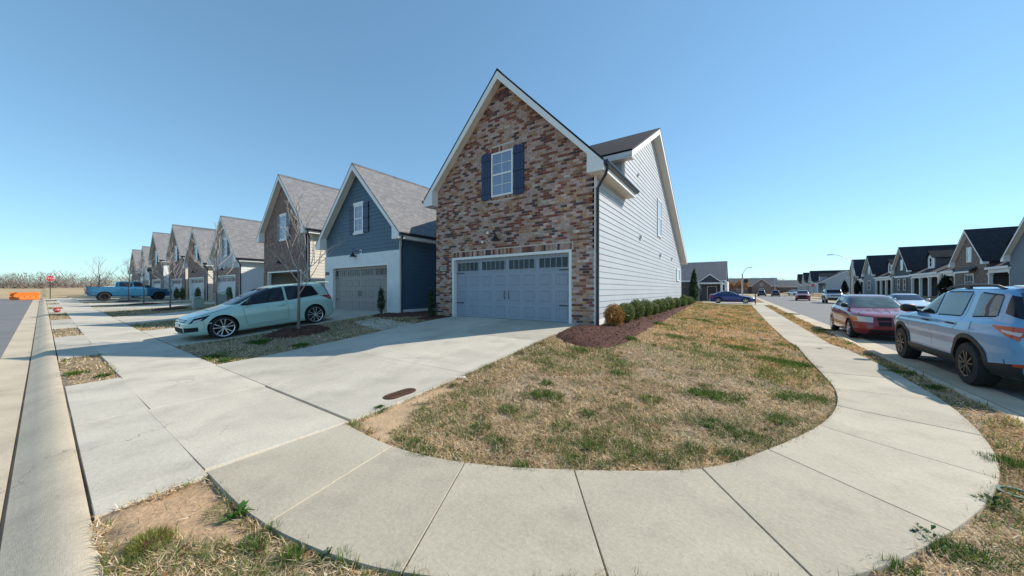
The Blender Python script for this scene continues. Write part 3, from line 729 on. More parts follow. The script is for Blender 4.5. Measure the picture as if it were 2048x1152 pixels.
def brick_wall(root, off, pl, face, holes, soldiers, rowlocks, n_single=300):
    """real bricks: the nearest ones as objects, the rest joined"""
    bl, bh, jt = .192, .069, .0130; z0 = min(p[1] for p in face); z1 = max(p[1] for p in face); s_min = min(p[0] for p in face); s_max = max(p[0] for p in face)
    items = []    # s0,s1,z0,z1
    def free(a, b, c, d):
        for h in holes:
            if a < h[1]-.01 and b > h[0]+.01 and c < h[3]-.01 and d > h[2]+.01: return False
        return True
    row = 0; z = z0
    while z < z1:
        s_ = s_min-(bl+jt)*.5*(row % 2)
        while s_ < s_max:
            a, b = max(s_, s_min), min(s_+bl, s_max)
            for h in holes:   # cut at the jambs
                if z < h[3]-.01 and z+bh > h[2]+.01:
                    if a < h[0] < b: b = h[0]-.004
                    elif a < h[1] < b: a = h[1]+.004
            if b-a > .04 and free(a, b, z, z+bh):
                q = inpoly(np.array([a+.05, b-.05]), np.array([z+bh, z+bh])-.06, face)
                if q.all(): items.append((a, b, z, z+bh))
            s_ += bl+jt
        z += bh+jt; row += 1
    for (a0, a1, za, zb) in soldiers:
        x = a0
        while x < a1-.03: items.append((x, min(x+bh, a1), za, zb)); x += bh+jt
    for (a0, a1, za, zb) in rowlocks:
        x = a0
        while x < a1-.03: items.append((x, min(x+bh, a1), za, zb, .035)); x += bh+jt
    def key(it): p = pl.p((it[0]+it[1])/2, 0, (it[2]+it[3])/2); return -((it[1]-it[0])/math.dist(p, (0, 0, CAMZ)))+random.random()*1e-6 if it[1]-it[0] > .15 else 0
    items.sort(key=key)
    def pick():
        return random.choices(range(6), BW)[0]
    shared = {}
    joined = MB()
    for i, it in enumerate(items):
        a, b, c, d = it[:4]; pr = .009+random.random()*.006+(it[4] if len(it) > 4 else 0); mi = pick()
        # clusters of one firing
        cn = vnoise((a+b)/2*1.1, c*2.2, 1.0)
        if random.random() < .08: mi = 0 if cn < .5 else random.choice((1, 5))
        if i < n_single:
            me = shared.get(mi)
            if me is None:
                t = MB(); e = .003; L, H = bl/2, bh/2
                t.v = [(-L, .0, -H), (L, .0, -H), (L, .0, H), (-L, .0, H), (-L, -.009, -H), (L, -.009, -H), (L, -.009, H), (-L, -.009, H), (-L+e, -.012, -H+e), (L-e, -.012, -H+e), (L-e, -.012, H-e), (-L+e, -.012, H-e)]
                t.f = [(8, 9, 10, 11)]+[(q, (q+1) % 4, 4+(q+1) % 4, 4+q) for q in range(4)]+[(4+q, 4+(q+1) % 4, 8+(q+1) % 4, 8+q) for q in range(4)]; t.m = [0]*9
                o = t.build('brick', BRICK[mi], root); shared[mi] = me = o.data
            else:
                o = bpy.data.objects.new('brick', me); col.objects.link(o); o.parent = root
            p = pl.p((a+b)/2, (pr-.012), (c+d)/2); o.location = (p[0]-off[0], p[1]-off[1], p[2]-off[2]); o.scale = ((b-a)/bl, 1, (d-c)/bh)
        else: pl.box(joined, a, b, -.01, pr, c, d, mi)
    o = joined.build('brickwork', BRICK, root, off); o['kind'] = 'stuff'

def row_house(i, T, label, front, side, door, roof='shingle_grey', shut='shutter', fine=2, open_garage=False, sidesoff='soffit'):
    h = ROW[i]; xl, xr = h['xl'], h['xr']; xc = (xl+xr)/2; half = (xr-xl)/2; Y0 = 9.275
    zb = zf(xc, 9.3); dz = zb-.56; ov = .38; fo = .33
    ze = (5.25 if T else 4.15)+dz; za = ze+(half+ov)*(1.052 if T else 1.02); yb = 27.0 if T else 22.5
    k = (za-ze)/(half+ov); zw = za-k*half-.15; zaw = za-.15
    root = thing('house', label, 'house', (xc, Y0, zb), group='houses with street-facing garages in a row'); off = (xc, Y0, zb)
    F = Plane('y', Y0); RX = Plane('x', xr)
    gc = xc+.1 if i == 0 else xc; go = 2.44; gt = zb+2.22; ol, orr = gc-go, gc+go
    lo = zb-.45
    wallm = {'real': 'mortar', 'brick_a': 'brick_far_a', 'brick_b': 'brick_far_b', 'blue': 'paint_white_brick', 'white_low_brick': 'brick_far_b', 'white': 'siding_bright'}[front]
    upm = wallm if front in ('real', 'brick_a', 'brick_b') else {'blue': 'siding_blue', 'white_low_brick': 'siding_paleg', 'white': 'siding_bright'}[front]
    # front wall, as three pieces round the opening
    m = MB(); d1 = .0 if front == 'real' else .02
    for a, b in ((xl, ol), (orr, xr)): m = MB(); F.box(m, a, b, -.2, d1-.002, lo, gt); m.build('pier', M[wallm], root, off)
    band = gt+.62
    split = front in ('blue', 'white_low_brick')
    if split: m = MB(); F.box(m, xl, xr, -.2, d1-.002, gt, band); m.build('lintel_wall', M[wallm], root, off)
    m = MB(); zl = band if split else gt
    F.prism(m, [(xl, zl), (xr, zl), (xr, zw), (xc, zaw), (xl, zw)], -.2, 0 if not split else -.06); m.build('gable_wall', M[upm], root, off)
    if split or front == 'white':
        G = Plane('y', Y0+.06 if split else Y0-.02)
        lap(root, off, G, [(xl+.1, zl), (xr-.1, zl), (xr-.1, zw), (xc, zaw), (xl+.1, zw)], .18, upm, separate=fine == 2 and i < 3)
        m = MB(); G.box(m, xl, xl+.1, 0, .03, zl, zw); G.box(m, xr-.1, xr, 0, .03, zl, zw); m.build('corner_board', M['trim_white'], root, off)
    # garage opening
    m = MB(); t = .055
    F.box(m, ol-t, ol+.03, -.16, .03, lo+.35, gt+t); F.box(m, orr-.03, orr+t, -.16, .03, lo+.35, gt+t); F.box(m, ol+.03, orr-.03, -.16, .03, gt-.03, gt+t); m.build('door_casing', M['trim_white'], root, off)
    if open_garage:
        m = MB(); m.box(ol+.03, orr-.03, Y0+.5, Y0+2.6, gt-.02, gt+.02); m.build('garage_door', M['door_pale'], root, off)
        m = MB(); m.box(xl+.2, xr-.2, Y0+6.3, Y0+6.4, zb-.2, gt+.5); m.box(xl+.2, xr-.2, Y0+.22, Y0+6.3, zb-.2, zb-.02); m.box(xl+.2, xr-.2, Y0+.22, Y0+6.3, gt+.3, gt+.35); m.build('garage_interior', M['interior'], root, off)
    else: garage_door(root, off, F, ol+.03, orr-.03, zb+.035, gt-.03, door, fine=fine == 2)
    # carcass
    m = MB(); m.box(xl+.003, xl+.15, Y0+.2, yb, lo, zw); m.box(xl+.15, xr-.15, yb-.15, yb, lo, min(zw, 3.6+dz) if T else zw)
    if not T: m.prism([(xl+.15, yb, zw), (xr-.15, yb, zw), (xc, yb, zaw)], (0, -.15, 0))
    m.build('wall', M[side], root, off)
    # right side wall
    if T:
        rY, rZ, sl = 17.1, 9.4+dz, .55
        sp = [(Y0, zb-.05), (yb, zb-.05), (yb, rZ-.16-sl*(yb-rY)), (rY, rZ-.16), (12.4, rZ-.16-sl*(rY-12.4)), (12.4, zw), (Y0, zw)]
    else: sp = [(Y0, zb-.05), (yb, zb-.05), (yb, zw), (Y0, zw)]
    low = [(p[0], lo) if p[1] == zb-.05 else p for p in sp]
    m = MB(); RX.prism(m, low, -.15, -.002); m.build('side_wall', M[side], root, off)
    spb = [(p[0]+(.13 if p[0] == Y0 else 0), p[1]+.2 if p[1] == zb-.05 else p[1]) for p in sp]
    lap(root, off, RX, spb, .181, side, separate=fine == 2, seg=3.66 if i == 0 else None)
    m = MB(); RX.box(m, Y0-.0, Y0+.13, .0, .028, zb+.02, zw); m.build('corner_board', M['trim_white'], root, off)
    m = MB(); RX.box(m, Y0+.13, yb, .0, .022, zb-.03, zb+.16); m.build('skirt_board', M['trim_white'], root, off)
    # roofs
    yF = Y0-fo
    if T:
        roof_gable(root, off, xc, half, ov, ze, za, yF, rY-.6, roof, y_eave_end=12.45)
        th = (0, 0, -.07); xo = .36
        m = MB(); m.prism([(xl-xo, rY, rZ), (xr+xo, rY, rZ), (xr+xo, 12.05, rZ-sl*(rY-12.05)), (xl-xo, 12.05, rZ-sl*(rY-12.05))], th); m.build('roof', M[roof], root, off)
        m = MB(); m.prism([(xl-xo, rY, rZ), (xl-xo, yb+.4, rZ-sl*(yb+.4-rY)), (xr+xo, yb+.4, rZ-sl*(yb+.4-rY)), (xr+xo, rY, rZ)], th); m.build('roof', M[roof], root, off)
        # side rakes
        for ye in (12.05, yb+.4):
            fz = lambda y: rZ-sl*abs(y-rY)-.075
            m = MB(); m.prism([(xr+xo-.03, rY, fz(rY)), (xr+xo-.03, ye, fz(ye)), (xr+xo-.03, ye, fz(ye)-.2), (xr+xo-.03, rY, fz(rY)-.24)], (.026, 0, 0)); m.build('rake_board', M['trim_white'], root, off)
            m = MB(); m.prism([(xr, rY, fz(rY)-.17), (xr, ye, fz(ye)-.17), (xr+xo-.032, ye, fz(ye)-.17), (xr+xo-.032, rY, fz(rY)-.17)], (0, 0, .01)); m.build('rake_soffit', M['trim_white'], root, off)
        ye = 12.05; z_ = rZ-sl*(rY-ye)
        m = MB(); m.box(xl-xo, xr+xo-.03, ye+.0, ye+.025, z_-.29, z_-.075); m.build('fascia', M['trim_white'], root, off)
        m = MB(); m.box(xl-xo, xr+xo-.03, ye+.026, 12.42, z_-.28, z_-.26); m.build('soffit', M['trim_white'], root, off)
        # upper front wall of the rear block
        W = Plane('y', 12.4); wp = [(xr-2.2, zw-.3), (xr, zw-.3), (xr, z_-.1), (xr-2.2, z_-.1)]
        m = MB(); W.prism(m, [(xl, zw-.6), (xr-.002, zw-.6), (xr-.002, z_-.1), (xl, z_-.1)], -.14, -.003); m.build('upper_wall', M[side], root, off)
        if fine == 2:
            lap(root, off, W, [(xr-2.2, zw-.3), (xr-.1, zw-.3), (xr-.1, z_-.27), (xr-2.2, z_-.27)], .181, side)
            m = MB(); W.box(m, xr-.1, xr+.004, 0, .026, zw+.1, z_-.27); m.build('corner_board', M['trim_white'], root, off)
        side_eave(root, off, 1, xr, ov, ze, yF+.02, 12.45, soff=sidesoff); side_eave(root, off, -1, xl, ov, ze, yF+.02, 12.45, soff=sidesoff)
    else:
        roof_gable(root, off, xc, half, ov, ze, za, yF, yb+.3, roof)
        side_eave(root, off, 1, xr, ov, ze, yF+.02, yb, soff=sidesoff); side_eave(root, off, -1, xl, ov, ze, yF+.02, yb, soff=sidesoff)
    rake_trim(root, off, xc, half, ov, ze, za, yF, Y0)
    zs = ze-.06
    downspout(root, off, [(xr+ov+.07, yF+.16, zs-.06), (xr+ov+.06, yF+.16, zs-.2), (xr+ov-.02, yF+.22, zs-.34), (xr+.16, Y0+.05, zs-.5), (xr+.075, Y0+.08, zs-.62), (xr+.075, Y0+.08, 2.4), (xr+.075, Y0+.08, zb+.02), (xr+.10, Y0+.0, zb-.06), (xr+.2, Y0-.05, zb-.11)])
    # front window
    if T: w0, w1, z0, z1 = xc-.46, xc+.46, ze-.38, ze+1.16
    else: w0, w1, z0, z1 = xc-.40, xc+.40, ze+.34, ze+1.72
    FF = F if not split else Plane('y', Y0+.06)
    wd = .0 if front == 'real' else .02
    window(root, off, FF, w0, w1, z0, z1, d=.01, head=not T or front != 'real', trim=.06 if T else .085, fine=fine > 0, glass='glass_blue')
    g = .02 if T else .03
    for a, b in ((w0-.42-g, w0-.03), (w1+.03, w1+.42+g)): shutter(root, off, FF, a, b, z0-.05, z1+.05, shut, d=.03)
    barn_lamp(root, off, FF, xc-.05 if i == 0 else xc-.1, gt+.78 if not split else band+.12)
    if front == 'real':
        brick_wall(root, off, F, [(xl, zb-.35), (xr, zb-.35), (xr, zw), (xc, zaw), (xl, zw)], [(ol-.055, orr+.055, zb-.5, gt+.055), (ol-.055, orr+.055, gt+.05, gt+.27), (w0-.03, w1+.03, z0-.11, z1+.24)],
                   [(ol-.05, orr+.05, gt+.062, gt+.256), (w0-.03, w1+.03, z1+.012, z1+.206)], [(w0-.04, w1+.04, z0-.085, z0-.008)])
        pl_ = MB(); F.box(pl_, xl+.17, xl+.66, .012, .03, gt-.45, gt-.26); pq = pl_.build('house_number', M['plaque'], root, off)
        text_part('2025', .19, (xl+.415, Y0-.032, gt-.355), ROT_FRONT, 'soffit', pq, off)
        for a, z_ in ((xc-.62, gt+.86), (xc-.86, gt+.55)):
            m = MB(); m.lathe([(.05, 0), (.05, .03), (.03, .06)], 12, axis='Y', c=F.p(a, .07, z_)); m.build('security_camera', M['trim_white'], root, off)
    elif front == 'blue':
        pl_ = MB(); F.box(pl_, xl+.1, xl+.48, .02, .035, gt-.36, gt-.2); pl_.build('house_number', M['plaque'], root, off)
        pl_ = MB(); FF.box(pl_, xc+.1, xc+.26, .015, .04, band-.0, band+.2); pl_.build('lamp_block', M['trim_white'], root, off)
    return root, off, dict(xl=xl, xr=xr, xc=xc, zb=zb, ze=ze, yb=yb, RX=RX)

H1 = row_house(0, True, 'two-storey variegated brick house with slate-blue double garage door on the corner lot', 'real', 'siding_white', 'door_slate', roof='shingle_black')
root, off, d = H1; RX = d['RX']
window(root, off, RX, 18.25, 19.25, 4.4, 6.35, trim=.07, d=.018, cols=1, rows=1, glass='glass_pale', fine=False)
window(root, off, RX, 24.6, 25.9, 2.22, 3.05, trim=.07, d=.018, cols=1, rows=1, glass='glass_pale', fine=False, single=True)
for y, z, s in ((14.6, 3.72, .16), (18.9, 3.3, .2), (22.6, 3.45, .14), (14.2, 6.3, .1)):
    m = MB(); RX.box(m, y, y+s, .01, .05, z, z+s*1.3); RX.box(m, y+.02, y+s-.02, .05, .11, z+s*.5, z+s*1.2); m.build('vent', M['siding_bright'], root, off)
row_house(1, False, 'dark blue clapboard house with white brick round a taupe garage door', 'blue', 'siding_blue', 'door_taupe')
row_house(2, True, 'brown brick house with open garage and cream siding on its side', 'brick_a', 'siding_cream', 'door_pale', open_garage=True, fine=1, shut='siding_slate')
row_house(3, False, 'pale grey clapboard house with red brick garage storey and dark shutters', 'white_low_brick', 'siding_bright', 'door_pale', fine=1, shut='shutter_dark')
row_house(4, False, 'low brick house with dark window, left of the pale clapboard one', 'brick_b', 'siding_cream', 'door_pale', fine=0, shut='shutter_dark')
row_house(5, True, 'tall brick house just behind the blue pickup truck', 'brick_b', 'siding_cream', 'door_pale', fine=0, shut='shutter_dark')
row_house(6, True, 'tall brick house with sunlit white side wall, third from the far end', 'brick_a', 'siding_bright', 'door_pale', fine=0, shut='shutter_dark')
row_house(7, False, 'white-fronted small house, second from the far end of the row', 'white', 'siding_bright', 'door_pale', fine=0, shut='shutter_dark')
row_house(8, False, 'last brick house at the far left end of the row', 'brick_b', 'siding_slate', 'door_pale', fine=0, shut='shutter_dark')

# ------------------------------------------------------------------ cottages across the right-hand street (local x runs along the front, y into the lot)
def bb_wall(m, F, s0, s1, z0, z1, poly=None):
    x = s0+.2
    while x < s1:
        zt = z1 if poly is None else poly(x)
        F.box(m, x-.02, x+.02, .0, .02, z0, zt); x += .4
def cottage(Yc, label, wall, gable, porch_r, porch_l=0, X=19.0, batten=False, dormer_r=True, awning=False, wing=2.75, depth=11, side='siding_paleg', name='cottage', shut=None, dx=0, body=None, big=False):
    """Yc: where the gable's centre stands along the street; porch_r/porch_l: porch widths nearer to / farther from the camera"""
    z0 = .85 if X > 12 else .2
    root = thing(name, label, 'house', (X, Yc, z0), rz=R(-90), group='cottages across the street'); off = (0, 0, 0)
    F = Plane('y', 0); e, a = 3.7, 6.75; ov = .3
    m = MB(); F.prism(m, [(-wing, -.5), (wing, -.5), (wing, e), (0, a-.2), (-wing, e)], -.2, 0); m.build('gable_wall', M[gable], root)
    m = MB(); m.box(-wing, -wing+.1, .2, depth, -.5, e); m.box(wing-.1, wing, .2, depth, -.5, e); m.box(-wing, wing, depth-.1, depth, -.5, e); m.build('wall', M[wall], root)
    if batten: m = MB(); bb_wall(m, F, -wing, wing, 2.7, e, lambda x: a-.35-(a-e)/wing*abs(x)); m.build('battens', M[gable], root)
    roof_gable(root, off, 0, wing, ov, e-.25, a+.05, -.35, depth, 'shingle_dark', ridge_cap=False)
    rake_trim(root, off, 0, wing, ov, e-.25, a+.05, -.35, 0, fh=.17)
    window(root, off, F, -.42, .42, 3.5, 5.0, trim=.08, d=.01, cols=2, rows=1, fine=False, glass='glass_pale')
    if shut:
        for x in (-1.0, 1.0):
            window(root, off, F, x-.4, x+.4, .7, 2.3, trim=.07, d=.01, fine=False, glass='glass')
            for s_ in (-1, 1): shutter(root, off, F, x+s_*.58-.14, x+s_*.58+.14, .65, 2.35, shut)
        m = MB(); F.box(m, -wing, wing, 0, .05, 2.5, 2.75); m.build('band', M['trim_white'], root)
    else:
        window(root, off, F, -.75, .75, .7, 2.4, trim=.08, d=.01, cols=3, rows=1, glass='glass')
    if awning:
        m = MB(); m.prism([(-1.3, -.55, 2.62), (1.3, -.55, 2.62), (1.3, .02, 3.0), (-1.3, .02, 3.0)], (0, 0, .06)); m.build('awning', M['shingle_mid'], root)
        m = MB(); m.box(-1.3, 1.3, -.56, -.5, 2.45, 2.62); m.build('awning_fascia', M['trim_white'], root)
    for sg, pw in ((1, porch_r), (-1, porch_l)):
        if not pw: continue
        x0, x1 = sorted((sg*wing, sg*(wing+pw)))
        # recessed wall, porch roof, beam, posts
        m = MB(); m.box(x0+.1, x1-.1, 1.9, 2.05, -.5, 3.0); m.build('porch_wall', M[wall], root)
        m = MB(); m.prism([(x0, -.1, 2.85), (x1, -.1, 2.85), (x1, 6.2, 6.3), (x0, 6.2, 6.3)], (0, 0, -.12)); m.prism([(x0, 6.2, 6.3), (x1, 6.2, 6.3), (x1, depth+.3, 3.4), (x0, depth+.3, 3.4)], (0, 0, -.12)); m.build('roof', M['shingle_dark'], root)
        sx = x1 if sg > 0 else x0
        m = MB(); m.prism([(sx, .0, 2.7), (sx, 6.2, 6.15), (sx, depth, 3.6), (sx, depth, -.5), (sx, 2.0, -.5), (sx, 2.0, 2.7)], (-sg*.1, 0, 0)); m.build('side_wall', M[side], root)
        m = MB(); m.prism([(sx+sg*.1, -.12, 2.72), (sx+sg*.1, 6.2, 6.2), (sx+sg*.1, 6.2, 5.98), (sx+sg*.1, -.12, 2.5)], (sg*.03, 0, 0)); m.prism([(sx+sg*.1, depth+.3, 3.3), (sx+sg*.1, 6.2, 6.2), (sx+sg*.1, 6.2, 5.98), (sx+sg*.1, depth+.3, 3.08)], (sg*.03, 0, 0)); m.build('rake_board', M['trim_white'], root)
        m = MB(); m.box(x0, x1, -.14, -.1, 2.62, 2.84); m.box(x0, x1, .05, .25, 2.3, 2.66); m.build('porch_beam', M['trim_white'], root)
        n = max(2, round(pw/2.6)+1)
        for i in range(n):
            px_ = x0+.14+(x1-x0-.28)*i/(n-1); m = MB(); m.box(px_-.11, px_+.11, .04, .26, -.3, 2.3); m.box(px_-.15, px_+.15, .0, .3, 2.16, 2.3); m.build('porch_post', M['trim_white'], root)
        m = MB(); m.box(x0, x1, 0, 1.9, -.5, -.05); m.build('porch_floor', M['concrete'], root)
        if pw > 2.4:
            xd = (x0+x1)/2-.5; m = MB(); m.box(xd-.45, xd+.45, 1.86, 1.9, 0, 2.1); dr = m.build('door', M['glass_dark'], root); m = MB(); m.box(xd-.55, xd-.45, 1.84, 1.9, 0, 2.2); m.box(xd+.45, xd+.55, 1.84, 1.9, 0, 2.2); m.box(xd-.45, xd+.45, 1.84, 1.9, 2.1, 2.2); m.build('frame', M['trim_white'], dr)
            window(root, off, Plane('y', 1.9), xd+.9, xd+1.5, .9, 2.1, trim=.07, fine=False, glass='glass_pale')
        # dormer
        if pw > 2.4:
            xd = (x0+x1)/2+dx; hw = .8; y1 = 1.0; zt = 5.0
            m = MB(); m.prism([(xd-hw, y1, 3.2), (xd+hw, y1, 3.2), (xd+hw, y1, zt-.1), (xd, y1, zt+.45), (xd-hw, y1, zt-.1)], (0, .08, 0)); dm = m.build('dormer', M['trim_white'], root)
            m = MB(); m.box(xd-hw, xd-hw+.06, y1+.08, 4.6, 3.2, zt-.1); m.box(xd+hw-.06, xd+hw, y1+.08, 4.6, 3.2, zt-.1); m.build('dormer_cheek', M[wall], dm)
            window(dm, off, Plane('y', y1), xd-.33, xd+.33, 3.65, 4.8, trim=.07, fine=False, glass='glass_dark')
            roof_gable(root, off, xd, hw, .2, zt-.2, zt+.7, y1-.25, 5.2, 'shingle_dark', ridge_cap=False)
    return root
cottage(44.2, 'slate-grey clapboard cottage cut off by the right edge of the picture', 'siding_slate', 'siding_slate', 0, 0)
cottage(52.8, 'taupe brick cottage with white gable and dark awning above the sky-blue car', 'siding_taupe', 'brick_far_c', 3.2, 2.6, awning=True, dormer_r=True)
cottage(69.2, 'cottage with dark board-and-batten gable and paired shuttered windows', 'siding_taupe', 'siding_navygrey', 7.4, 0, batten=True, shut='shutter_dark', dx=-1.2)
cottage(83.2, 'blue-grey cottage left of the board-and-batten one', 'siding_taupe', 'siding_slate', 7.2, 0, dx=-.6)
cottage(92.4, 'grey-brown cottage behind the concrete lamp post', 'siding_taupe', 'brick_far_c', 2.9, 0)
cottage(139, 'grey cottage with a long pale end wall beyond the side street', 'siding_paleg', 'siding_paleg', 6.6, 0, side='siding_paleg')
cottage(152, 'second grey cottage beyond the side street', 'siding_paleg', 'siding_paleg', 6.2, 0)
cottage(165, 'farthest grey cottage beyond the side street', 'siding_paleg', 'siding_paleg', 6.2, 0)

# ------------------------------------------------------------------ grey house across the alley and the brick houses at the far end
def long_house(label, x0, x1, y0, dep, eave, ridge, wall, roof, gables, porch=None, z0=.1, gw='brick_far_b'):
    root = thing('house', label, 'house', ((x0+x1)/2, y0, z0)); off = ((x0+x1)/2, y0, z0)
    m = MB(); m.box(x0, x1, y0, y0+.2, z0-.4, z0+eave); m.box(x0, x0+.2, y0+.2, y0+dep, z0-.4, z0+eave); m.box(x1-.2, x1, y0+.2, y0+dep, z0-.4, z0+eave); m.box(x0+.2, x1-.2, y0+dep-.2, y0+dep, z0-.4, z0+eave)
    ym = y0+dep/2
    for x in (x0, x1-.2): m.prism([(x, y0, z0+eave), (x, y0+dep, z0+eave), (x, ym, z0+ridge-.1)], (.2, 0, 0))
    m.build('wall', M[wall], root, off)
    k = (ridge-eave)/(dep/2)
    for ya in (y0-.4, y0+dep+.4):
        m = MB(); m.prism([(x0-.3, ya, z0+eave-.4*k+.1), (x1+.3, ya, z0+eave-.4*k+.1), (x1+.3, ym, z0+ridge+.1), (x0-.3, ym, z0+ridge+.1)], (0, 0, -.1)); m.build('roof', M[roof], root, off)
    zt = z0+eave-.4*k
    m = MB(); m.box(x0-.3, x1+.3, y0-.44, y0-.4, zt-.12, zt+.1); m.build('fascia', M['trim_white'], root, off)
    for x in (x0-.3, x1+.27):
        for ya in (y0-.4, y0+dep+.4): m = MB(); m.prism([(x, ya, zt), (x, ym, z0+ridge), (x, ym, z0+ridge-.22), (x, ya, zt-.22)], (.04, 0, 0)); m.build('rake_board', M['trim_white'], root, off)
    for gx, ghw, gap, gd in gables:
        yf = y0-gd; F = Plane('y', yf)
        m = MB(); F.prism(m, [(gx-ghw, z0-.4), (gx+ghw, z0-.4), (gx+ghw, z0+eave), (gx, z0+gap-.15), (gx-ghw, z0+eave)], -gd, 0); m.build('gable_wall', M[gw], root, off)
        roof_gable(root, off, gx, ghw, .3, z0+eave-.2, z0+gap+.05, yf-.3, ym, roof, ridge_cap=False); rake_trim(root, off, gx, ghw, .3, z0+eave-.2, z0+gap+.05, yf-.3, yf, fh=.2)
        window(root, off, F, gx-.5, gx+.5, z0+eave-.3, z0+eave+.9, trim=.09, fine=False, glass='glass')
        window(root, off, F, gx-.9, gx+.9, z0+.8, z0+2.2, trim=.09, fine=False, glass='glass')
    return root, off
g, off = long_house('grey-brown house with white-framed gable porch behind the cobalt sedan', -13.5, -1.75, 60, 10.5, 3.2, 6.25, 'siding_taupe', 'shingle_mid', [], z0=.05)
off_g = off; z0 = .05
F = Plane('y', 57.9); m = MB()
F.prism(m, [(-5.05, 2.75), (-1.95, 2.75), (-3.5, 4.0)], -.1, 0); m.build('porch_gable', M['siding_navygrey'], g, off)
roof_gable(g, off, -3.5, 1.6, .25, 2.65, 4.15, 57.6, 62.5, 'shingle_mid', ridge_cap=False); rake_trim(g, off, -3.5, 1.6, .25, 2.65, 4.15, 57.6, 57.9, fh=.14)
m = MB(); m.box(-5.1, -1.9, 57.85, 58.1, 2.5, 2.74); m.build('porch_beam', M['trim_white'], g, off)
for x in (-5.0, -2.0): m = MB(); m.box(x-.14, x+.14, 57.82, 58.1, 0, 2.5); m.build('porch_post', M['trim_white'], g, off)
window(g, off, Plane('y', 60), -5.6, -4.8, .9, 2.3, trim=.08, glass='glass'); 
m = MB(); m.box(-4.0, -2.7, 59.93, 60, .05, 2.2); dr = m.build('door', M['trim_white'], g, off); m = MB(); m.box(-3.9, -2.8, 59.9, 59.93, .1, 2.1); m.build('pane', M['glass_dark'], dr, off)
m = MB(); m.box(-1.65, -1.3, 58.5, 68, 0, 2.9); m.build('white_side', M['trim_white'], g, off)
long_house('brick house with twin white-edged gables at the far end of the street', -9, 13.2, 172, 11, 3.4, 6.6, 'brick_far_b', 'shingle_mid', [(.5, 3.0, 6.0, 1.2), (8.0, 3.2, 6.3, 1.2)], z0=.1)
long_house('low dark-roofed house at the far end, right of the brick one', 14, 30, 178, 10, 3.0, 5.6, 'brick_far_c', 'shingle_mid', [], z0=.1)
long_house('far brick house half hidden behind orange-brown trees', -26, -11, 166, 11, 3.2, 6.0, 'brick_far_b', 'shingle_mid', [], z0=.1)
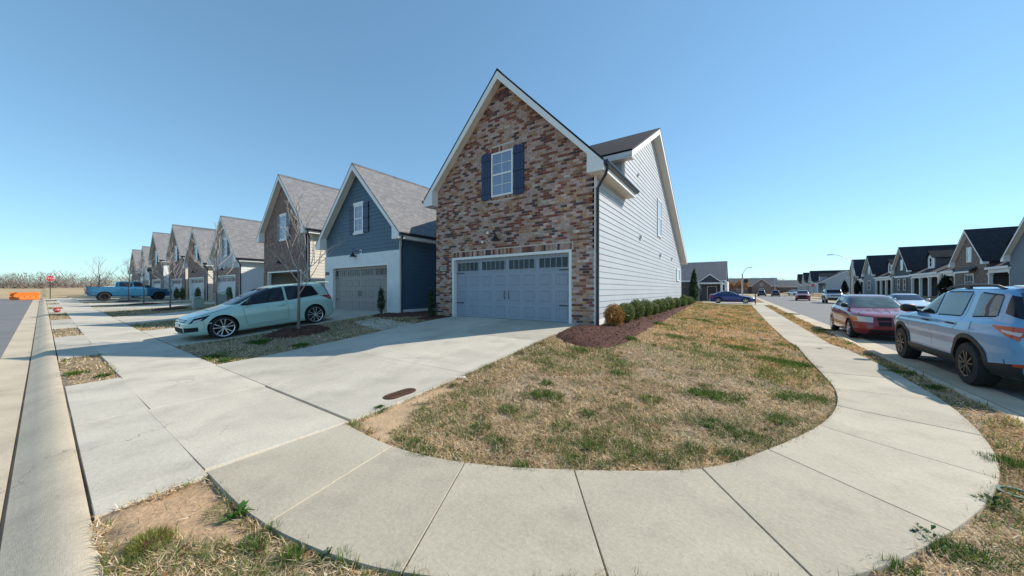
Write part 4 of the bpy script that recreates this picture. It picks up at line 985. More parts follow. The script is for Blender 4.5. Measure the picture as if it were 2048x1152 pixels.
# ================================================================== VEHICLES (local +x is the front)
def pchip(pts):
    z = np.array([p[0] for p in pts], float); x = np.array([p[1] for p in pts], float); h = np.diff(z); dl = np.diff(x)/h; n = len(z); d = np.zeros(n)
    for i in range(1, n-1):
        if dl[i-1]*dl[i] > 0: w1 = 2*h[i]+h[i-1]; w2 = h[i]+2*h[i-1]; d[i] = (w1+w2)/(w1/dl[i-1]+w2/dl[i])
    d[0] = dl[0]; d[-1] = dl[-1]
    def f(q):
        q = np.clip(np.asarray(q, float), z[0], z[-1]); i = np.clip(np.searchsorted(z, q)-1, 0, n-2); t = (q-z[i])/h[i]
        return (2*t**3-3*t**2+1)*x[i]+(t**3-2*t**2+t)*h[i]*d[i]+(-2*t**3+3*t**2)*x[i+1]+(t**3-t**2)*h[i]*d[i+1]
    return f
class Car:
    def __init__(s, name, label, cat, loc, rz, sp, ry=0, group=None):
        s.root = thing(name, label, cat, loc, rz, group, ry); s.sp = sp; s.off = None
        s.xf = pchip(sp['front']); s.xr = pchip(sp['rear']); s.w = pchip(sp['width']); s.n = sp.get('n', 5.0)
        s.detail = sp.get('detail', 1)
        zs = sorted(set([p[0] for p in sp['front']]+[p[0] for p in sp['rear']]+[p[0] for p in sp['width']])); Z = []
        for a, b in zip(zs, zs[1:]):
            k = max(1, int(math.ceil((b-a)/(.035 if s.detail > 1 else .07)))); Z += [a+(b-a)*i/k for i in range(k)]
        Z.append(zs[-1]); N = 64 if s.detail > 1 else 40; m = MB()
        for z in Z:
            a = float(s.xf(z)-s.xr(z))/2; c = float(s.xf(z)+s.xr(z))/2; w = float(s.w(z))
            for k in range(N):
                t = 2*math.pi*(k+.5)/N; ct, st = math.cos(t), math.sin(t)
                m.v.append((c+a*math.copysign(abs(ct)**(2/s.n), ct), w*math.copysign(abs(st)**(2/s.n), st), z))
        for i in range(len(Z)-1):
            for k in range(N): k2 = (k+1) % N; m.f.append((i*N+k, i*N+k2, (i+1)*N+k2, (i+1)*N+k)); m.m.append(0)
        m.f.append(tuple(range(N-1, -1, -1))); m.m.append(1); m.f.append(tuple((len(Z)-1)*N+k for k in range(N))); m.m.append(0)
        body = m.build('body', [M[sp['paint']], M['arch_black']], s.root); s.body = body
        wr = sp['wheel_r']; s.wh = sp['wheels']
        if s.detail > 0:
            cut = MB()
            for x in s.wh:
                for sg in (1, -1):
                    n = 28; R_ = wr+sp.get('arch', .05); y0, y1 = sg*(sp['track']-.30), sg*1.3; b = len(cut.v)
                    for y in (y0, y1):
                        for k in range(n): t = 2*math.pi*k/n; cut.v.append((x+R_*math.cos(t), y, wr+.01+R_*math.sin(t)))
                    for k in range(n):
                        k2 = (k+1) % n; cut.f.append((b+k, b+k2, b+n+k2, b+n+k)); cut.m.append(1)
                    cut.f.append(tuple(b+k for k in range(n))); cut.m.append(1); cut.f.append(tuple(b+n+k for k in range(n))); cut.m.append(1)
            co = cut.build('cutter', [M[sp['paint']], M['arch_black']], s.root); fixn(co); fixn(body)
            md = body.modifiers.new('b', 'BOOLEAN'); md.operation = 'DIFFERENCE'; md.object = co; md.solver = 'EXACT'
            bpy.context.view_layer.update()
            dg = bpy.context.evaluated_depsgraph_get(); me = bpy.data.meshes.new_from_object(body.evaluated_get(dg)); body.modifiers.clear(); old = body.data; body.data = me
            if len(me.polygons) < 50: body.data = old
            bpy.data.objects.remove(co)
        body.data.polygons.foreach_set('use_smooth', [True]*len(body.data.polygons)); body.data.set_sharp_from_angle(angle=R(38))
        for x in s.wh:
            for sg in (1, -1): s.wheel(x, sg)
    def ys(s, x, z):
        a = (s.xf(z)-s.xr(z))/2; c = (s.xf(z)+s.xr(z))/2; f = np.clip(np.abs((x-c)/a), 0, .999); return s.w(z)*(1-f**s.n)**(1/s.n)
    def xs(s, y, z, front=True):
        a = (s.xf(z)-s.xr(z))/2; c = (s.xf(z)+s.xr(z))/2; f = np.clip(np.abs(y/s.w(z)), 0, .999); q = a*(1-f**s.n)**(1/s.n); return c+q if front else c-q
    def side(s, name, quad, matn, off=.006, parent=None, sg=(1, -1), nu=10, nz=6, thick=0, round_=0):
        """quad: (x,z) bl, br, tr, tl on the body side"""
        o = None
        for g in sg:
            m = MB()
            for i in range(nu+1):
                for j in range(nz+1):
                    u, v = i/nu, j/nz
                    x = (quad[0][0]*(1-u)+quad[1][0]*u)*(1-v)+(quad[3][0]*(1-u)+quad[2][0]*u)*v; z = (quad[0][1]*(1-u)+quad[1][1]*u)*(1-v)+(quad[3][1]*(1-u)+quad[2][1]*u)*v
                    m.v.append((x, g*(float(s.ys(x, z))+off), z))
            for i in range(nu):
                for j in range(nz): q = i*(nz+1)+j; m.f.append((q, q+nz+1, q+nz+2, q+1)); m.m.append(0)
            o = m.build(name, M[matn], parent or s.root, smooth=50)
        return o
    def end(s, name, quad, matn, off=.006, front=True, parent=None, nu=10, nz=6):
        """quad: (y,z) corners on the nose (front) or tail; windscreen too"""
        m = MB(); g = 1 if front else -1
        for i in range(nu+1):
            for j in range(nz+1):
                u, v = i/nu, j/nz
                y = (quad[0][0]*(1-u)+quad[1][0]*u)*(1-v)+(quad[3][0]*(1-u)+quad[2][0]*u)*v; z = (quad[0][1]*(1-u)+quad[1][1]*u)*(1-v)+(quad[3][1]*(1-u)+quad[2][1]*u)*v
                m.v.append((float(s.xs(y, z, front))+g*off, y, z+off*.3))
        for i in range(nu):
            for j in range(nz): q = i*(nz+1)+j; m.f.append((q, q+nz+1, q+nz+2, q+1)); m.m.append(0)
        return m.build(name, M[matn], parent or s.root, smooth=50)
    def wheel(s, x, sg):
        r = s.sp['wheel_r']; t = s.sp['track']; wd = s.sp.get('tyre_w', .21); rr = r*s.sp.get('rim', .72); c = (x, sg*t, r)
        m = MB(); y = lambda d: sg*d
        m.lathe([(rr*.98, y(-wd)), (r*.93, y(-wd)), (r, y(-wd*.82)), (r, y(-wd*.18)), (r*.93, y(0)), (rr*1.02, y(.004)), (rr*.99, y(-.02)), (rr*.95, y(-.09))], 36, axis='Y', c=c, cap=False)
        w = m.build('wheel', M['tyre'], s.root, smooth=40)
        m = MB(); m.lathe([(.001, y(-.085)), (rr*.95, y(-.09))], 30, axis='Y', c=c, cap=False); m.build('rim_back', M['arch_black'], w)
        st = s.sp.get('spokes', 10); rm = s.sp.get('rim_m', 'rim_silver')
        m = MB(); m.lathe([(rr, y(.004)), (rr*1.0, y(.008)), (rr*.93, y(.002)), (rr*.9, y(-.03))], 36, axis='Y', c=c, cap=False); m.lathe([(.001, y(-.005)), (rr*.2, y(-.008)), (rr*.22, y(-.04))], 18, axis='Y', c=c, cap=False)
        pair = s.sp.get('pair', False)
        for k in range(st):
            a = 2*math.pi*k/st+.3; 
            for da in ((-.24, .24) if pair else (0,)):
                ca, sa = math.cos(a+da), math.sin(a+da); c1, s1 = math.cos(a+da*.9), math.sin(a+da*.9); wv = rr*s.sp.get('spoke_w', .13)*(.55 if pair else 1)
                p0 = Vector((c[0]+c1*rr*.15, c[1]+y(-.02), c[2]+s1*rr*.15)); p1 = Vector((c[0]+ca*rr*.95, c[1]+y(-.012), c[2]+sa*rr*.95))
                dr = (p1-p0).normalized(); n_ = dr.cross(Vector((0, 1, 0)))
                m.prism([p0-n_*wv*.45, p0+n_*wv*.45, p1+n_*wv*.6, p1-n_*wv*.6], (0, sg*.022, 0))
        m.build('rim', M[rm], w, smooth=35)
    def mirror(s, x, z, matn, size=(.12, .2, .14)):
        for g in (1, -1):
            y = g*float(s.ys(x, z)); m = MB(); a, b, c = size
            pts = [(x+.02, y, z-.02), (x-.0, y+g*.06, z)]
            m.bar(pts[0], (x-.01, y+g*.1, z+.02), .05, .04)
            m.lathe([(.001, -b/2), (.6*c/2, -b/2+.012), (c/2, -b/4), (c/2, b/4), (.7*c/2, b/2-.01), (.001, b/2)], 14, axis='Y', c=(x-.02, y+g*(.06+b/2), z+c*.35)); m.build('mirror', M[matn], s.root, smooth=50)
    def seam(s, pts, w=.008, parent=None):
        for (a, b) in zip(pts, pts[1:]):
            dx, dz = b[0]-a[0], b[1]-a[1]; L = math.hypot(dx, dz); nx, nz = -dz/L*w/2, dx/L*w/2
            s.side('door_seam', [(a[0]-nx, a[1]-nz), (b[0]-nx, b[1]-nz), (b[0]+nx, b[1]+nz), (a[0]+nx, a[1]+nz)], 'arch_black', off=.0025, nu=5, nz=1)
    def handle(s, x, z, matn, L=.2):
        for g in (1, -1):
            y = float(s.ys(x, z)); m = MB(); m.tube([(x-L/2, g*(y-.005), z), (x-L/2+.03, g*(y+.035), z), (x+L/2-.03, g*(y+.035), z+.005), (x+L/2, g*(y-.005), z+.005)], .016, 7); m.build('door_handle', M[matn], s.root, smooth=50)
    def arch_trim(s, matn, w=.06):
        for x in s.wh:
            for g in (1, -1):
                m = MB(); r = s.sp['wheel_r']; R0 = r+s.sp.get('arch', .05)-.004; n = 18
                for k in range(n+1):
                    t = R(-22+224*k/n)
                    for rad, o in ((R0, -.04), (R0, .014), (R0+w, .012), (R0+w+.004, -.005)):
                        xx, zz = x+rad*math.cos(t), r+.01+rad*math.sin(t); zz = max(zz, s.sp['front'][0][0]+.01); m.v.append((xx, g*(float(s.ys(xx, zz))+o), zz))
                for k in range(n):
                    for j in range(3): q = k*4+j; m.f.append((q, q+4, q+5, q+1)); m.m.append(0)
                m.build('wheel_arch', M[matn], s.root, smooth=50)
    def greenhouse(s, zb, zt, ws, rw, sides, glass='glass_dark', trim='arch_black', wsglass=None, first=None):
        """ws/rw: (half width bottom, half width top, z bottom, z top)"""
        s.end('windscreen', [(-ws[0], ws[2]), (ws[0], ws[2]), (ws[1], ws[3]), (-ws[1], ws[3])], wsglass or glass, .008, True, nu=14, nz=8)
        s.end('rear_window', [(-rw[0], rw[2]), (rw[0], rw[2]), (rw[1], rw[3]), (-rw[1], rw[3])], glass, .008, False, nu=14, nz=8)
        for i, q in enumerate(sides): s.side('side_window', q, first if i == 0 and first else glass, .010)
        e = .022
        for q in sides: s.side('window_frame', [(q[0][0]-e, q[0][1]-e), (q[1][0]+e, q[1][1]-e), (q[2][0]+e, q[2][1]+e), (q[3][0]-e, q[3][1]+e)], trim, .005)

# ---- mint hatchback
HATCH = dict(paint='paint_mint', detail=2, n=5.2, wheel_r=.325, track=.875, wheels=(1.305, -1.275), tyre_w=.22, rim=.80, spokes=5, pair=True, spoke_w=.17, rim_m='rim_silver', arch=.045,
    front=[(.16, 1.98), (.22, 2.08), (.34, 2.12), (.50, 2.11), (.58, 2.08), (.65, 2.01), (.71, 1.88), (.77, 1.70), (.83, 1.46), (.88, 1.24), (.91, 1.12), (.96, .98), (1.10, .68), (1.26, .32), (1.39, -.02), (1.45, -.28), (1.474, -.5)],
    rear=[(.16, -1.98), (.24, -2.1), (.4, -2.13), (.6, -2.12), (.78, -2.1), (.92, -2.05), (1.0, -2.02), (1.15, -1.96), (1.30, -1.87), (1.40, -1.79), (1.45, -1.66), (1.474, -1.2)],
    width=[(.16, .82), (.22, .87), (.32, .885), (.50, .89), (.62, .895), (.72, .888), (.82, .872), (.88, .842), (.925, .805), (1.06, .755), (1.22, .70), (1.37, .64), (1.43, .58), (1.46, .47), (1.474, .34)])
c = Car('hatchback', 'mint green three-door hatchback with multi-spoke wheels on the driveway', 'car', (0, 0, 0), 0, HATCH)
c.greenhouse(.99, 1.4, (.72, .58, .955, 1.39), (.64, .54, 1.02, 1.40), [[(.84, .925), (-.38, .955), (-.38, 1.395), (.16, 1.345)], [(-.45, .957), (-1.50, 1.04), (-1.34, 1.35), (-.45, 1.395)]], glass='glass_dark')
c.seam([(.72, .28), (.78, .6), (.80, .89)]); c.seam([(-.42, .32), (-.43, .7), (-.42, .93)]); c.seam([(.72, .28), (-.42, .32)], .006)
c.handle(-.24, .80, 'paint_mint'); c.mirror(.66, .96, 'plastic_black')
c.side('headlight', [(2.03, .53), (1.73, .60), (1.56, .735), (1.9, .665)], 'glass_dark', .008); c.side('lamp_lens', [(1.96, .553), (1.80, .59), (1.74, .65), (1.91, .615)], 'lamp_clear', .012)
c.side('side_marker', [(1.72, .48), (1.56, .49), (1.56, .515), (1.72, .505)], 'lamp_clear', .008)
c.end('grille', [(-.5, .565), (.5, .565), (.5, .64), (-.5, .64)], 'plastic_black', .008)
for z in (.59, .615): c.end('grille_bar', [(-.5, z), (.5, z), (.5, z+.01), (-.5, z+.01)], 'chrome', .012, nz=1)
c.end('bumper_grille', [(-.42, .27), (.42, .27), (.42, .41), (-.42, .41)], 'arch_black', .008)
for g in (1, -1): c.end('fog_lamp', [(g*.5, .29), (g*.78, .30), (g*.78, .42), (g*.5, .42)], 'arch_black', .008)
c.side('tail_light', [(-1.98, .80), (-2.09, .80), (-2.07, 1.0), (-1.90, 1.0)], 'lamp_red', .008); c.end('tail_light', [(.55, .82), (.78, .82), (.76, .98), (.55, .98)], 'lamp_red', .008, False); c.end('tail_light', [(-.55, .82), (-.78, .82), (-.76, .98), (-.55, .98)], 'lamp_red', .008, False)
m = MB(); m.prism([(-1.55, -.54, 1.462), (-1.55, .54, 1.462), (-2.0, .57, 1.45), (-2.0, -.57, 1.45)], (0, 0, .03)); m.build('spoiler', M['paint_mint'], c.root, smooth=30)
c.seam([(1.95, .68), (1.45, .80), (1.05, .885)], .006); c.seam([(1.72, .36), (1.74, .58)], .006); c.seam([(-1.72, .60), (-2.02, .66)], .006); c.end('number_plate', [(-.17, .44), (.17, .44), (.17, .52), (-.17, .52)], 'sign_white', .014); c.side('sill', [(.9, .19), (-.9, .19), (-.9, .25), (.9, .25)], 'paint_mint', .02)
m = MB(); m.lathe([(.001, .004), (.045, .004), (.05, 0)], 18, axis='X', c=(2.09, 0, .605)); m.build('badge', M['chrome'], c.root)
HA_Y = (3.43, 6.13)   # wheel contact points along the driveway
za, zb_ = zf(-13.9, HA_Y[0])+.03, zf(-13.9, HA_Y[1])+.03
k = (HA_Y[1]-HA_Y[0])/2.58; pitch = math.atan2(zb_-za, HA_Y[1]-HA_Y[0])
c.root.scale = (k, k, k); c.root.location = (-13.15-.92*k*.98, (HA_Y[0]*1.275+HA_Y[1]*1.305)/2.58, (za*1.275+zb_*1.305)/2.58-.004); c.root.rotation_euler = (0, pitch, R(-90))

# ---- sky-blue SUV
SUV = dict(paint='paint_skyblue', detail=2, n=6.5, wheel_r=.385, track=.985, wheels=(1.45, -1.44), tyre_w=.26, rim=.60, spokes=5, pair=True, spoke_w=.20, rim_m='rim_bronze', arch=.075,
    front=[(.30, 2.35), (.40, 2.45), (.6, 2.49), (.85, 2.48), (1.0, 2.42), (1.08, 2.28), (1.13, 1.9), (1.18, 1.45), (1.22, 1.15), (1.28, 1.0), (1.45, .68), (1.62, .32), (1.71, .06), (1.755, -.25), (1.775, -.5)],
    rear=[(.30, -2.38), (.42, -2.5), (.62, -2.56), (.85, -2.54), (1.1, -2.50), (1.25, -2.45), (1.45, -2.32), (1.62, -2.18), (1.70, -2.08), (1.755, -1.9), (1.775, -1.5)],
    width=[(.30, .90), (.40, .96), (.50, .975), (.66, .970), (.84, .995), (.96, .998), (1.04, .975), (1.13, .955), (1.19, .90), (1.3, .86), (1.5, .81), (1.66, .765), (1.72, .72), (1.755, .62), (1.775, .45)])
c = Car('suv', 'sky-blue SUV with black roof rails parked nearest at the right', 'car', (3.39+.985, 10.98, -.10), R(90), SUV)
c.root.location.z = -.105
c.greenhouse(1.2, 1.7, (.80, .66, 1.27, 1.69), (.74, .66, 1.22, 1.66), [[(.88, 1.215), (-.06, 1.215), (-.10, 1.655), (.30, 1.615)], [(-.16, 1.215), (-1.02, 1.23), (-1.10, 1.66), (-.18, 1.66)], [(-1.36, 1.24), (-1.98, 1.28), (-1.93, 1.61), (-1.36, 1.65)]], glass='glass_suv', wsglass='glass_dark', first='glass_dark')
c.seam([(1.02, .48), (.98, .8), (.98, 1.18)]); c.seam([(-.12, .45), (-.13, 1.2)]); c.seam([(-1.0, .93), (-1.14, 1.22), (-1.16, 1.64)]); c.seam([(-.72, 1.23), (-.8, 1.66)], .03)
c.handle(.12, 1.06, 'plastic_black', .24); c.handle(-.86, 1.07, 'plastic_black', .24); c.mirror(.86, 1.22, 'plastic_black', (.16, .26, .19)); c.arch_trim('plastic_black', .075)
c.side('sill_cladding', [(1.05, .302), (-1.02, .302), (-1.02, .47), (1.05, .47)], 'plastic_black', .012); c.side('bumper_cladding', [(-1.95, .305), (-2.36, .305), (-2.45, .56), (-1.93, .50)], 'plastic_black', .010)
c.end('bumper_cladding', [(-.88, .305), (.88, .305), (.9, .60), (-.9, .60)], 'plastic_black', .012, False)
c.side('tail_light', [(-2.04, 1.12), (-2.42, .91), (-2.43, 1.12), (-2.05, 1.14)], 'lamp_orange', .010); c.side('lamp_lens', [(-2.22, 1.04), (-2.42, .985), (-2.42, 1.04), (-2.2, 1.075)], 'lamp_clear', .014)
c.end('tail_light', [(.55, .97), (.84, .97), (.83, 1.12), (.55, 1.12)], 'lamp_orange', .010, False); c.end('tail_light', [(-.55, .97), (-.84, .97), (-.83, 1.12), (-.55, 1.12)], 'lamp_orange', .010, False)
c.side('rear_window_wrap', [(-2.10, 1.33), (-2.37, 1.24), (-2.19, 1.58), (-2.03, 1.62)], 'glass_dark', .009); c.side('reflector', [(-2.36, .51), (-2.52, .51), (-2.52, .555), (-2.36, .555)], 'lamp_orange', .016)
c.seam([(2.3, 1.0), (1.6, 1.10), (1.05, 1.17)], .006); c.end('number_plate', [(-.16, .82), (.16, .82), (.16, .93), (-.16, .93)], 'sign_white', .014, False); c.side('fuel_flap', [(-1.30, 1.0), (-1.52, 1.0), (-1.50, 1.16), (-1.32, 1.16)], 'paint_skyblue', .004, sg=(1,))
for g in (1, -1):
    m = MB(); pts = [(.05, g*.69, 1.715), (-.1, g*.695, 1.762), (-.5, g*.70, 1.795), (-1.2, g*.70, 1.795), (-1.6, g*.695, 1.775), (-1.8, g*.69, 1.72)]; m.tube(pts, .024, 8)
    for x in (-.75,): m.box(x-.08, x+.08, g*.70-.02, g*.70+.02, 1.73, 1.795)
    m.build('roof_rail', M['plastic_black'], c.root, smooth=50)
m = MB(); m.prism([(-1.9, -.66, 1.752), (-1.9, .66, 1.752), (-2.25, .64, 1.72), (-2.25, -.64, 1.72)], (0, 0, .03)); m.build('spoiler', M['paint_white'], c.root, smooth=30)
c.end('grille', [(-.6, .6), (.6, .6), (.6, .98), (-.6, .98)], 'plastic_black', .01); c.side('headlight', [(2.38, .86), (2.0, .93), (2.0, 1.03), (2.36, .98)], 'lamp_clear', .01)

# ---- cherry compact facing the camera
COMP = dict(paint='paint_cherry', detail=2, n=5.0, wheel_r=.325, track=.86, wheels=(1.32, -1.315), tyre_w=.21, rim=.68, spokes=7, spoke_w=.2, rim_m='rim_silver', arch=.05,
    front=[(.20, 2.0), (.28, 2.12), (.42, 2.17), (.58, 2.15), (.70, 2.12), (.80, 2.04), (.88, 1.86), (.94, 1.5), (.99, 1.15), (1.03, .95), (1.10, .80), (1.25, .48), (1.40, .15), (1.47, -.08), (1.51, -.35), (1.525, -.6)],
    rear=[(.20, -2.05), (.3, -2.16), (.5, -2.2), (.8, -2.19), (1.0, -2.12), (1.1, -2.05), (1.3, -1.75), (1.44, -1.5), (1.50, -1.3), (1.525, -1.0)],
    width=[(.20, .80), (.28, .855), (.5, .875), (.75, .875), (.9, .86), (1.0, .82), (1.06, .775), (1.2, .71), (1.38, .635), (1.46, .58), (1.505, .48), (1.525, .35)])
c = Car('hatchback', 'cherry red compact car parked facing the camera behind the sky-blue SUV', 'car', (3.3+.86, 18.05, -.105), R(-90), COMP)
c.greenhouse(1.05, 1.46, (.70, .56, 1.07, 1.455), (.6, .5, 1.12, 1.45), [[(.62, 1.075), (-.28, 1.09), (-.26, 1.45), (.08, 1.41)], [(-.34, 1.09), (-1.15, 1.11), (-1.0, 1.43), (-.34, 1.45)], [(-1.22, 1.12), (-1.55, 1.15), (-1.35, 1.36), (-1.1, 1.42)]], glass='glass', wsglass='glass_green')
c.seam([(.78, .34), (.80, .7), (.74, 1.03)]); c.seam([(-.30, .34), (-.31, 1.07)]); c.handle(-.1, .93, 'paint_cherry'); c.handle(-1.0, .95, 'paint_cherry'); c.mirror(.62, 1.08, 'plastic_black', (.13, .2, .16))
for g in (1, -1):
    c.end('headlight', [(g*.44, .61), (g*.82, .63), (g*.79, .81), (g*.42, .78)], 'lamp_clear', .012); c.end('indicator', [(g*.76, .64), (g*.845, .64), (g*.82, .81), (g*.76, .80)], 'lamp_amber', .016)
c.end('grille', [(-.30, .50), (.30, .50), (.33, .79), (-.33, .79)], 'arch_black', .012); c.end('grille_bar', [(-.31, .645), (.31, .645), (.31, .675), (-.31, .675)], 'paint_cherry', .02, nz=1); c.end('grille_bar', [(-.018, .50), (.018, .50), (.018, .79), (-.018, .79)], 'paint_cherry', .02, nu=1)
c.end('bumper_grille', [(-.55, .27), (.55, .27), (.5, .38), (-.5, .38)], 'arch_black', .012); c.end('bumper_cladding', [(-.8, .205), (.8, .205), (.8, .245), (-.8, .245)], 'plastic_black', .015)
c.arch_trim('paint_cherry', .05); c.seam([(1.9, .84), (1.4, .95), (.95, 1.02)], .006); c.seam([(1.75, .4), (1.78, .62)], .006)
m = MB()
for y in (.16, -.16): m.tube([(.92, y, 1.06), (1.5, y*.7, .965), (1.95, y*.5, .83)], .008, 5)
m.build('bonnet_crease', M['paint_cherry'], c.root)

# ---- generic sedans, crossovers and trucks farther away
SEDAN = dict(paint='paint_cobalt', detail=1, n=5.0, wheel_r=.33, track=.87, wheels=(1.37, -1.33), tyre_w=.21, rim=.7, spokes=5, spoke_w=.22, rim_m='rim_silver', arch=.05,
    front=[(.18, 2.15), (.28, 2.28), (.45, 2.32), (.6, 2.28), (.70, 2.12), (.78, 1.75), (.86, 1.3), (.93, .98), (1.0, .80), (1.2, .40), (1.34, .08), (1.41, -.2), (1.44, -.45)],
    rear=[(.18, -2.15), (.3, -2.28), (.5, -2.32), (.75, -2.33), (.92, -2.30), (.99, -2.22), (1.04, -1.85), (1.15, -1.55), (1.3, -1.18), (1.38, -.98), (1.42, -.8), (1.44, -.6)],
    width=[(.18, .81), (.28, .87), (.5, .895), (.72, .89), (.88, .87), (.97, .82), (1.05, .77), (1.2, .70), (1.35, .61), (1.41, .52), (1.44, .35)])
CROSS = dict(paint='paint_red', detail=1, n=5.5, wheel_r=.35, track=.89, wheels=(1.34, -1.34), tyre_w=.22, rim=.7, spokes=5, spoke_w=.22, rim_m='rim_silver', arch=.06,
    front=[(.22, 2.1), (.34, 2.22), (.55, 2.26), (.78, 2.22), (.9, 2.1), (.98, 1.75), (1.06, 1.2), (1.12, .98), (1.25, .7), (1.45, .32), (1.58, .02), (1.64, -.3), (1.66, -.5)],
    rear=[(.22, -2.1), (.35, -2.22), (.6, -2.26), (.9, -2.24), (1.1, -2.18), (1.3, -2.0), (1.5, -1.78), (1.6, -1.6), (1.64, -1.4), (1.66, -1.1)],
    width=[(.22, .82), (.34, .89), (.6, .915), (.85, .91), (1.02, .88), (1.12, .82), (1.3, .755), (1.5, .68), (1.6, .60), (1.64, .5), (1.66, .35)])
BOXY = dict(CROSS, paint='paint_silver', n=8.0, wheel_r=.40, track=.9, wheels=(1.36, -1.36),
    front=[(.42, 2.2), (.6, 2.3), (.9, 2.3), (1.05, 2.26), (1.12, 2.1), (1.17, 1.4), (1.22, .85), (1.3, .72), (1.5, .58), (1.68, .42), (1.74, .3), (1.80, -.2), (1.82, -.4)],
    rear=[(.42, -2.15), (.6, -2.2), (1.0, -2.2), (1.3, -2.18), (1.6, -2.1), (1.74, -2.0), (1.80, -1.8), (1.82, -1.5)],
    width=[(.42, .86), (.55, .93), (1.0, .95), (1.15, .92), (1.24, .86), (1.5, .80), (1.7, .74), (1.78, .66), (1.82, .5)])
TRUCK = dict(paint='paint_truck', detail=1, n=7.0, wheel_r=.41, track=.99, wheels=(1.95, -1.75), tyre_w=.27, rim=.62, spokes=6, spoke_w=.2, rim_m='rim_dark', arch=.09,
    front=[(.42, 2.75), (.6, 2.92), (.9, 2.95), (1.1, 2.92), (1.2, 2.8), (1.26, 2.2), (1.31, 1.8), (1.36, 1.58), (1.55, 1.26), (1.75, .92), (1.87, .68), (1.93, .35), (1.95, .1)],
    rear=[(.42, -2.7), (.6, -2.9), (.9, -2.92), (1.25, -2.9), (1.34, -2.88), (1.37, -1.1), (1.5, -1.04), (1.75, -.99), (1.87, -.93), (1.93, -.75), (1.95, -.5)],
    width=[(.42, .92), (.55, .985), (.9, 1.0), (1.15, .99), (1.3, .96), (1.38, .90), (1.6, .83), (1.8, .75), (1.88, .70), (1.93, .58), (1.95, .4)])
def sedan(label, loc, rz, paint_, glass='glass'):
    c = Car('sedan', label, 'car', loc, rz, dict(SEDAN, paint=paint_))
    c.greenhouse(1, 1.38, (.68, .54, .99, 1.37), (.62, .52, 1.09, 1.37), [[(.72, 1.0), (-.22, 1.01), (-.22, 1.36), (.12, 1.32)], [(-.28, 1.01), (-1.25, 1.03), (-.95, 1.33), (-.28, 1.36)]], glass=glass)
    c.seam([(.8, .3), (.8, .95)]); c.seam([(-.25, .3), (-.25, .98)]); c.seam([(-1.1, .55), (-1.2, .98)]); c.handle(-.05, .86, paint_); c.handle(-1.0, .87, paint_); c.mirror(.7, 1.0, paint_)
    for g in (1, -1):
        c.end('headlight', [(g*.45, .56), (g*.82, .58), (g*.80, .70), (g*.45, .66)], 'lamp_clear', .012); c.end('tail_light', [(g*.45, .78), (g*.86, .76), (g*.85, .92), (g*.45, .92)], 'lamp_red', .012, False)
    c.end('grille', [(-.4, .45), (.4, .45), (.42, .60), (-.42, .60)], 'arch_black', .012); c.end('bumper_grille', [(-.6, .24), (.6, .24), (.6, .36), (-.6, .36)], 'arch_black', .012)
    return c
def crossover(label, loc, rz, paint_):
    c = Car('crossover', label, 'car', loc, rz, dict(CROSS, paint=paint_))
    c.greenhouse(1.1, 1.6, (.74, .6, 1.14, 1.6), (.68, .58, 1.18, 1.58), [[(.7, 1.14), (-.2, 1.15), (-.2, 1.58), (.1, 1.53)], [(-.27, 1.15), (-1.1, 1.17), (-1.05, 1.57), (-.27, 1.58)], [(-1.2, 1.18), (-1.75, 1.22), (-1.55, 1.48), (-1.2, 1.55)]], glass='glass_dark')
    c.seam([(.8, .4), (.8, 1.1)]); c.seam([(-.24, .4), (-.24, 1.12)]); c.mirror(.72, 1.14, paint_); c.arch_trim('plastic_black', .05)
    for g in (1, -1):
        c.end('headlight', [(g*.5, .82), (g*.86, .84), (g*.85, .93), (g*.5, .90)], 'lamp_clear', .012); c.end('tail_light', [(g*.45, .92), (g*.86, .9), (g*.85, 1.06), (g*.45, 1.04)], 'lamp_red', .012, False)
    c.end('grille', [(-.48, .5), (.48, .5), (.5, .86), (-.5, .86)], 'arch_black', .012); c.end('bumper_grille', [(-.75, .26), (.75, .26), (.75, .4), (-.75, .4)], 'plastic_black', .012); return c
sedan('cobalt blue sedan parked across the alley mouth', (-.65, 47.6, .03), R(0), 'paint_cobalt')
c = sedan('pale silver sedan on the far side of the street, behind the sky-blue SUV', (10.0, 35.6, -.10), R(-90), 'paint_pale', 'glass')
sedan('white sedan half hidden behind the cobalt one', (-1.0, 54.5, .02), R(0), 'paint_white', 'glass_pale')
crossover('red crossover facing the camera at the far kerb', (8.7, 71, -.10), R(-98), 'paint_red')
crossover('dark parked car, left of the far pair in the street', (5.4, 113, -.10), R(84), 'paint_black')
crossover('dark parked car, right of the far pair in the street', (8.0, 109, -.10), R(86), 'paint_black')
crossover('small white car beyond the far dark pair', (13.5, 124, -.05), R(-70), 'paint_white')
c = Car('off_road_car', 'silver off-road car with white roof behind the cherry compact', 'car', (10.2, 59, -.10), R(-93), BOXY)
c.greenhouse(1.2, 1.7, (.78, .7, 1.32, 1.68), (.7, .66, 1.25, 1.65), [[(.5, 1.26), (-.3, 1.26), (-.3, 1.68), (.35, 1.66)], [(-.38, 1.26), (-1.0, 1.26), (-1.0, 1.68), (-.38, 1.68)]], glass='glass_dark')
m = MB(); m.prism([(.42, -.72, 1.775), (.42, .72, 1.775), (-1.9, .70, 1.775), (-1.9, -.70, 1.775)], (0, 0, .055)); m.build('white_roof', M['paint_white'], c.root, smooth=30)
c.end('grille', [(-.75, .92), (.75, .92), (.75, 1.04), (-.75, 1.04)], 'arch_black', .012); c.end('bumper', [(-.93, .45), (.93, .45), (.93, .72), (-.93, .72)], 'plastic_black', .02); c.mirror(.55, 1.26, 'plastic_black'); c.arch_trim('plastic_black', .05)
for g in (1, -1): c.end('headlight', [(g*.5, .94), (g*.7, .94), (g*.7, 1.03), (g*.5, 1.03)], 'lamp_clear', .02)
